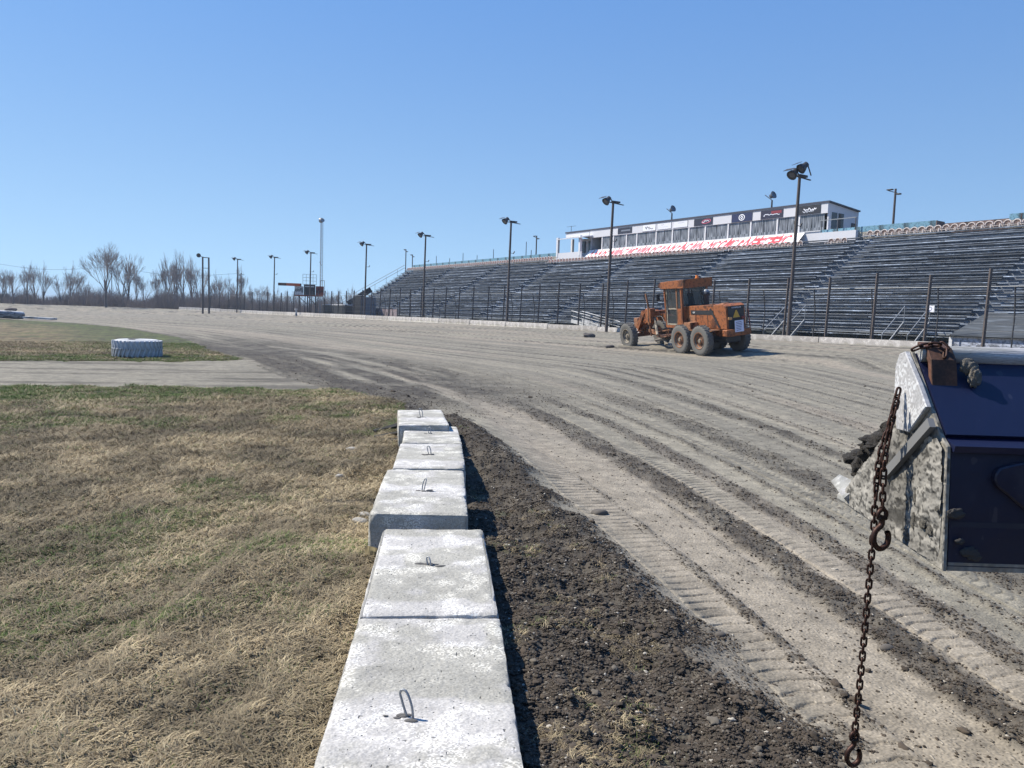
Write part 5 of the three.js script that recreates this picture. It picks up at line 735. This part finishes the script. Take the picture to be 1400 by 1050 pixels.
{
  const blades = (n, len, spread, lie, wd) => { const P = [], I = []; let v = 0; for (let k = 0; k < n; k++) { const a = rnd() * 6.283, x0 = (rnd() - 0.5) * spread, z0 = (rnd() - 0.5) * spread, L = len * rr(0.5, 1.15), t = lie * rr(0.6, 1.25), w = wd * rr(0.7, 1.3), px = Math.cos(a + 1.57) * w, pz = Math.sin(a + 1.57) * w; let x = x0, y = 0, z = z0, tilt = t * 0.75; const seg = 3; for (let s = 0; s <= seg; s++) { const ww = s === seg ? 0.15 : 1 - 0.2 * s / seg; P.push(x - px * ww, y, z - pz * ww, x + px * ww, y, z + pz * ww); x += Math.cos(a) * Math.sin(tilt) * L / seg; z += Math.sin(a) * Math.sin(tilt) * L / seg; y += Math.cos(tilt) * L / seg; tilt += 0.28 * lie + rr(-0.15, 0.2); } for (let s = 0; s < seg; s++) { const b = v + s * 2; I.push(b, b + 1, b + 2, b + 1, b + 3, b + 2); } v += (seg + 1) * 2; } const g = new THREE.BufferGeometry(); g.setAttribute('position', new THREE.Float32BufferAttribute(P, 3)); g.setIndex(I); g.computeVertexNormals(); return g; };
  const gm = mat({ color: lin(1, 1, 1), roughness: 0.9, side: THREE.DoubleSide });
  const dry = [], grn = []; let guard = 0;
  while (dry.length + grn.length < 125000 && guard++ < 1500000) {
    const r = 2.2 * Math.pow(16, Math.pow(rnd(), 0.92)), a = rr(-37, 12) * Math.PI / 180, x = Math.sin(a) * r, z = -Math.cos(a) * r, c0 = cover(x, z); if (c0 === 3 || c0 === 2) continue;
    const s = S_(x, z), v = vIn(s, Q_(x, z)); let keep = 1; if (z > -9.8) { const xr = blockRight(z); if (x > xr - 0.62 && x < xr + 0.03) continue; if (x >= xr) { if (fbm(x * 3.1 + 4, z * 3.1, 3) < 0.56 || v > -0.3 || rnd() > 0.12) continue; keep = 0.55; } } else if (c0 === 1) continue;
    if (rnd() < 0.75 * sst(0.58, 0.68, fbm(x * 2.6 + 9, z * 2.6, 3))) continue; const gness = greenness(x, z), t = rnd(), sc = keep * (0.75 + 0.035 * Math.min(r, 20)) * rr(0.7, 1.25), med = fbm(x * 1.9, z * 1.9, 3);
    if (t < gness * 0.75 + 0.05) { const d = rr(0.7, 1.3), y = rnd(); grn.push({ x, y: height(x, z) - 0.004, z, s: sc * 0.85, ry: rr(0, 6.3), c: mix3([0.085 * d, 0.145 * d, 0.030 * d], [0.18 * d, 0.20 * d, 0.06 * d], y * 0.6) }); }
    else { const d = rr(0.6, 1.3) * lerp(0.65, 1.15, sst(0.38, 0.62, med)) * lerp(0.8, 1.1, sst(0.4, 0.6, fbm(x * 0.5 + 20, z * 0.5 - 7, 3))), y = rnd(); dry.push({ x, y: height(x, z) - 0.004, z, s: sc, ry: rr(0, 6.3), c: mix3([0.37 * d, 0.30 * d, 0.18 * d], [0.18 * d, 0.135 * d, 0.080 * d], y) }); }
  }
  scatter('dry_grass', 'matted dry straw grass on the infield', 'grass', blades(16, 0.07, 0.12, 1.28, 0.0017), gm, dry); scatter('green_grass', 'short new green grass patches on the infield', 'grass', blades(14, 0.055, 0.11, 0.7, 0.0018), gm, grn); console.log('grass', dry.length, grn.length);
}

// ---------------------------------------------------------------- bare trees and brush beyond the bend
{
  const grow = (H, spreadK, levels, sd, narrow) => {
    seed = sd; const trunk = [], crown = [];
    const rec = (p, dir, len, rad, lv) => {
      const e = p.clone().addScaledVector(dir, len); const mid = p.clone().lerp(e, 0.5).add(V(rr(-1, 1), rr(-0.3, 0.3), rr(-1, 1)).multiplyScalar(len * 0.05)); const n = lv === 0 ? 7 : lv < 2 ? 5 : 3; const bag = lv < 2 ? trunk : crown;
      bag.push(cyl(p, mid, rad, rad * 0.86, n), cyl(mid, e, rad * 0.86, rad * 0.7, n)); if (lv >= levels) return;
      const kids = lv === 0 ? 5 : lv >= levels - 1 ? 3 : 3; for (let k = 0; k < kids; k++) { const az = rr(0, 6.283), sp = spreadK * rr(0.55, 1.15) * (k === 0 ? 0.35 : 1); const d2 = dir.clone().multiplyScalar(Math.cos(sp)).add(V(Math.cos(az), 0.15, Math.sin(az)).multiplyScalar(Math.sin(sp))); d2.y += narrow; d2.normalize(); const from = k === 0 ? e : p.clone().lerp(e, rr(lv === 0 ? 0.72 : 0.5, 1)); rec(from, d2, len * rr(0.62, 0.86), Math.max(0.013, rad * (k === 0 ? 0.66 : rr(0.36, 0.52))), lv + 1); }
    };
    rec(V(0, -0.2, 0), V(rr(-0.04, 0.04), 1, rr(-0.04, 0.04)).normalize(), H * 0.27, H * 0.017, 0);
    const fix = a => mergeGeometries(a.map(g => g.toNonIndexed())); return { trunk: fix(trunk), crown: fix(crown) };
  };
  const big = grow(13.2, 0.66, 6, 11, 0.07), protos = [grow(10, 0.42, 5, 23, 0.16), grow(10, 0.34, 5, 37, 0.26), grow(10, 0.5, 5, 41, 0.12)];
  const treeAt = (px, dist, g, sc, label, group) => { const r = ray(px, 420), k = dist / Math.hypot(r.x, r.z), x = r.x * k, z = r.z * k; const o = thing('bare_tree', label, 'tree', [x, height(x, z, false) - 0.1, z], group); part('trunk', g.trunk, M.bark, o); part('crown', g.crown, M.twig, o); o.scale.setScalar(sc); o.rotation.y = px * 1.37; return o; };
  treeAt(145, 170, big, 1.08, 'broad bare tree standing tallest on the crest beyond the bend');
  const G = 'bare trees in the line beyond the bend', LB = 'slim leafless tree in the row beyond the bend';
  seed = 99; for (const [px, hpx] of [[3, 46], [10, 42], [18, 40], [38, 46], [47, 52], [60, 50], [83, 40], [97, 52], [104, 48], [118, 36], [168, 62], [176, 72], [186, 52], [197, 44], [213, 50], [226, 62], [233, 66], [243, 72], [250, 68], [262, 66], [271, 62], [296, 50], [304, 48], [316, 46], [328, 58], [342, 36], [356, 40], [365, 36], [377, 34], [392, 32], [404, 34], [447, 34], [455, 32], [463, 36], [478, 40], [485, 36]]) { const dist = rr(185, 235) + (px > 300 ? 15 : 0); const h = hpx * dist / FOC; treeAt(px, dist, protos[Math.floor(rnd() * 3)], h / 9.2, LB, G); }
  // brush
  seed = 5; const stem = []; for (let k = 0; k < 16; k++) { const a = rr(0, 6.28), x = rr(-1.4, 1.4), z = rr(-1.4, 1.4), h = rr(1.8, 4.2), l = rr(0, 0.7); stem.push(cyl([x, -0.3, z], [x + Math.cos(a) * l, h, z + Math.sin(a) * l], 0.045, 0.012, 3)); for (let b = 0; b < 4; b++) { const t = rr(0.3, 0.9), a2 = rr(0, 6.28); stem.push(cyl([x + Math.cos(a) * l * t, h * t, z + Math.sin(a) * l * t], [x + Math.cos(a) * l * t + Math.cos(a2) * 0.6, h * t + rr(0.5, 1.2), z + Math.sin(a) * l * t + Math.sin(a2) * 0.6], 0.022, 0.008, 3)); } }
  const bg = mergeGeometries(stem.map(g => g.toNonIndexed())), list = []; for (let k = 0; k < 1700; k++) { const px = rr(-90, 520), dist = rr(182, 262), r = ray(px, 420), f = dist / Math.hypot(r.x, r.z), x = r.x * f, z = r.z * f; if (vOut(S_(x, z), Q_(x, z)) < 8) continue; if (px > 440 && S_(x, z) < 128) continue; const d = rr(0.75, 1.2), lowl = px < 110 ? 0.75 : 1; list.push({ x, y: height(x, z, false), z, s: rr(0.8, 1.3), sy: rr(0.4, 1.15) * lowl * (0.65 + 0.6 * noise(px * 0.05, 3)), ry: rr(0, 6.28), c: [0.19 * d, 0.155 * d, 0.14 * d] }); }
  scatter('brush', 'leafless grey brown brush behind the fence and bend', 'brush', bg, mat({ color: lin(1, 1, 1), roughness: 1 }), list);
  // wires on utility poles behind the trees
  const up = []; for (const px of [-40, 153, 330]) { const r = ray(px, 400), k = 250 / Math.hypot(r.x, r.z); const o = thing('utility_pole', 'thin wooden utility pole among the bare trees', 'utility pole', [r.x * k, -0.3, r.z * k], 'utility poles behind the trees'); part('pole', cyl([0, 0, 0], [0, 12.5, 0], 0.14, 0.1, 7), M.bark, o); part('crossarm', beam([-0.9, 12.0, 0], [0.9, 12.0, 0], 0.12, 0.12), M.bark, o); up.push(V(r.x * k, 12.1, r.z * k)); }
  const w = thing('overhead_wire', 'overhead wire strung low across the sky behind bare trees', 'wire', up[0].clone()); for (let i = 0; i < 2; i++) { const a = up[i].clone().sub(up[0]), b = up[i + 1].clone().sub(up[0]), m = a.clone().lerp(b, 0.5); m.y -= 1.6; part('wire_span', pathTube([a, m, b], 0.03, 24, 4), M.steelDark, w); }
}
shade(scene);
renderer.render(scene, camera);
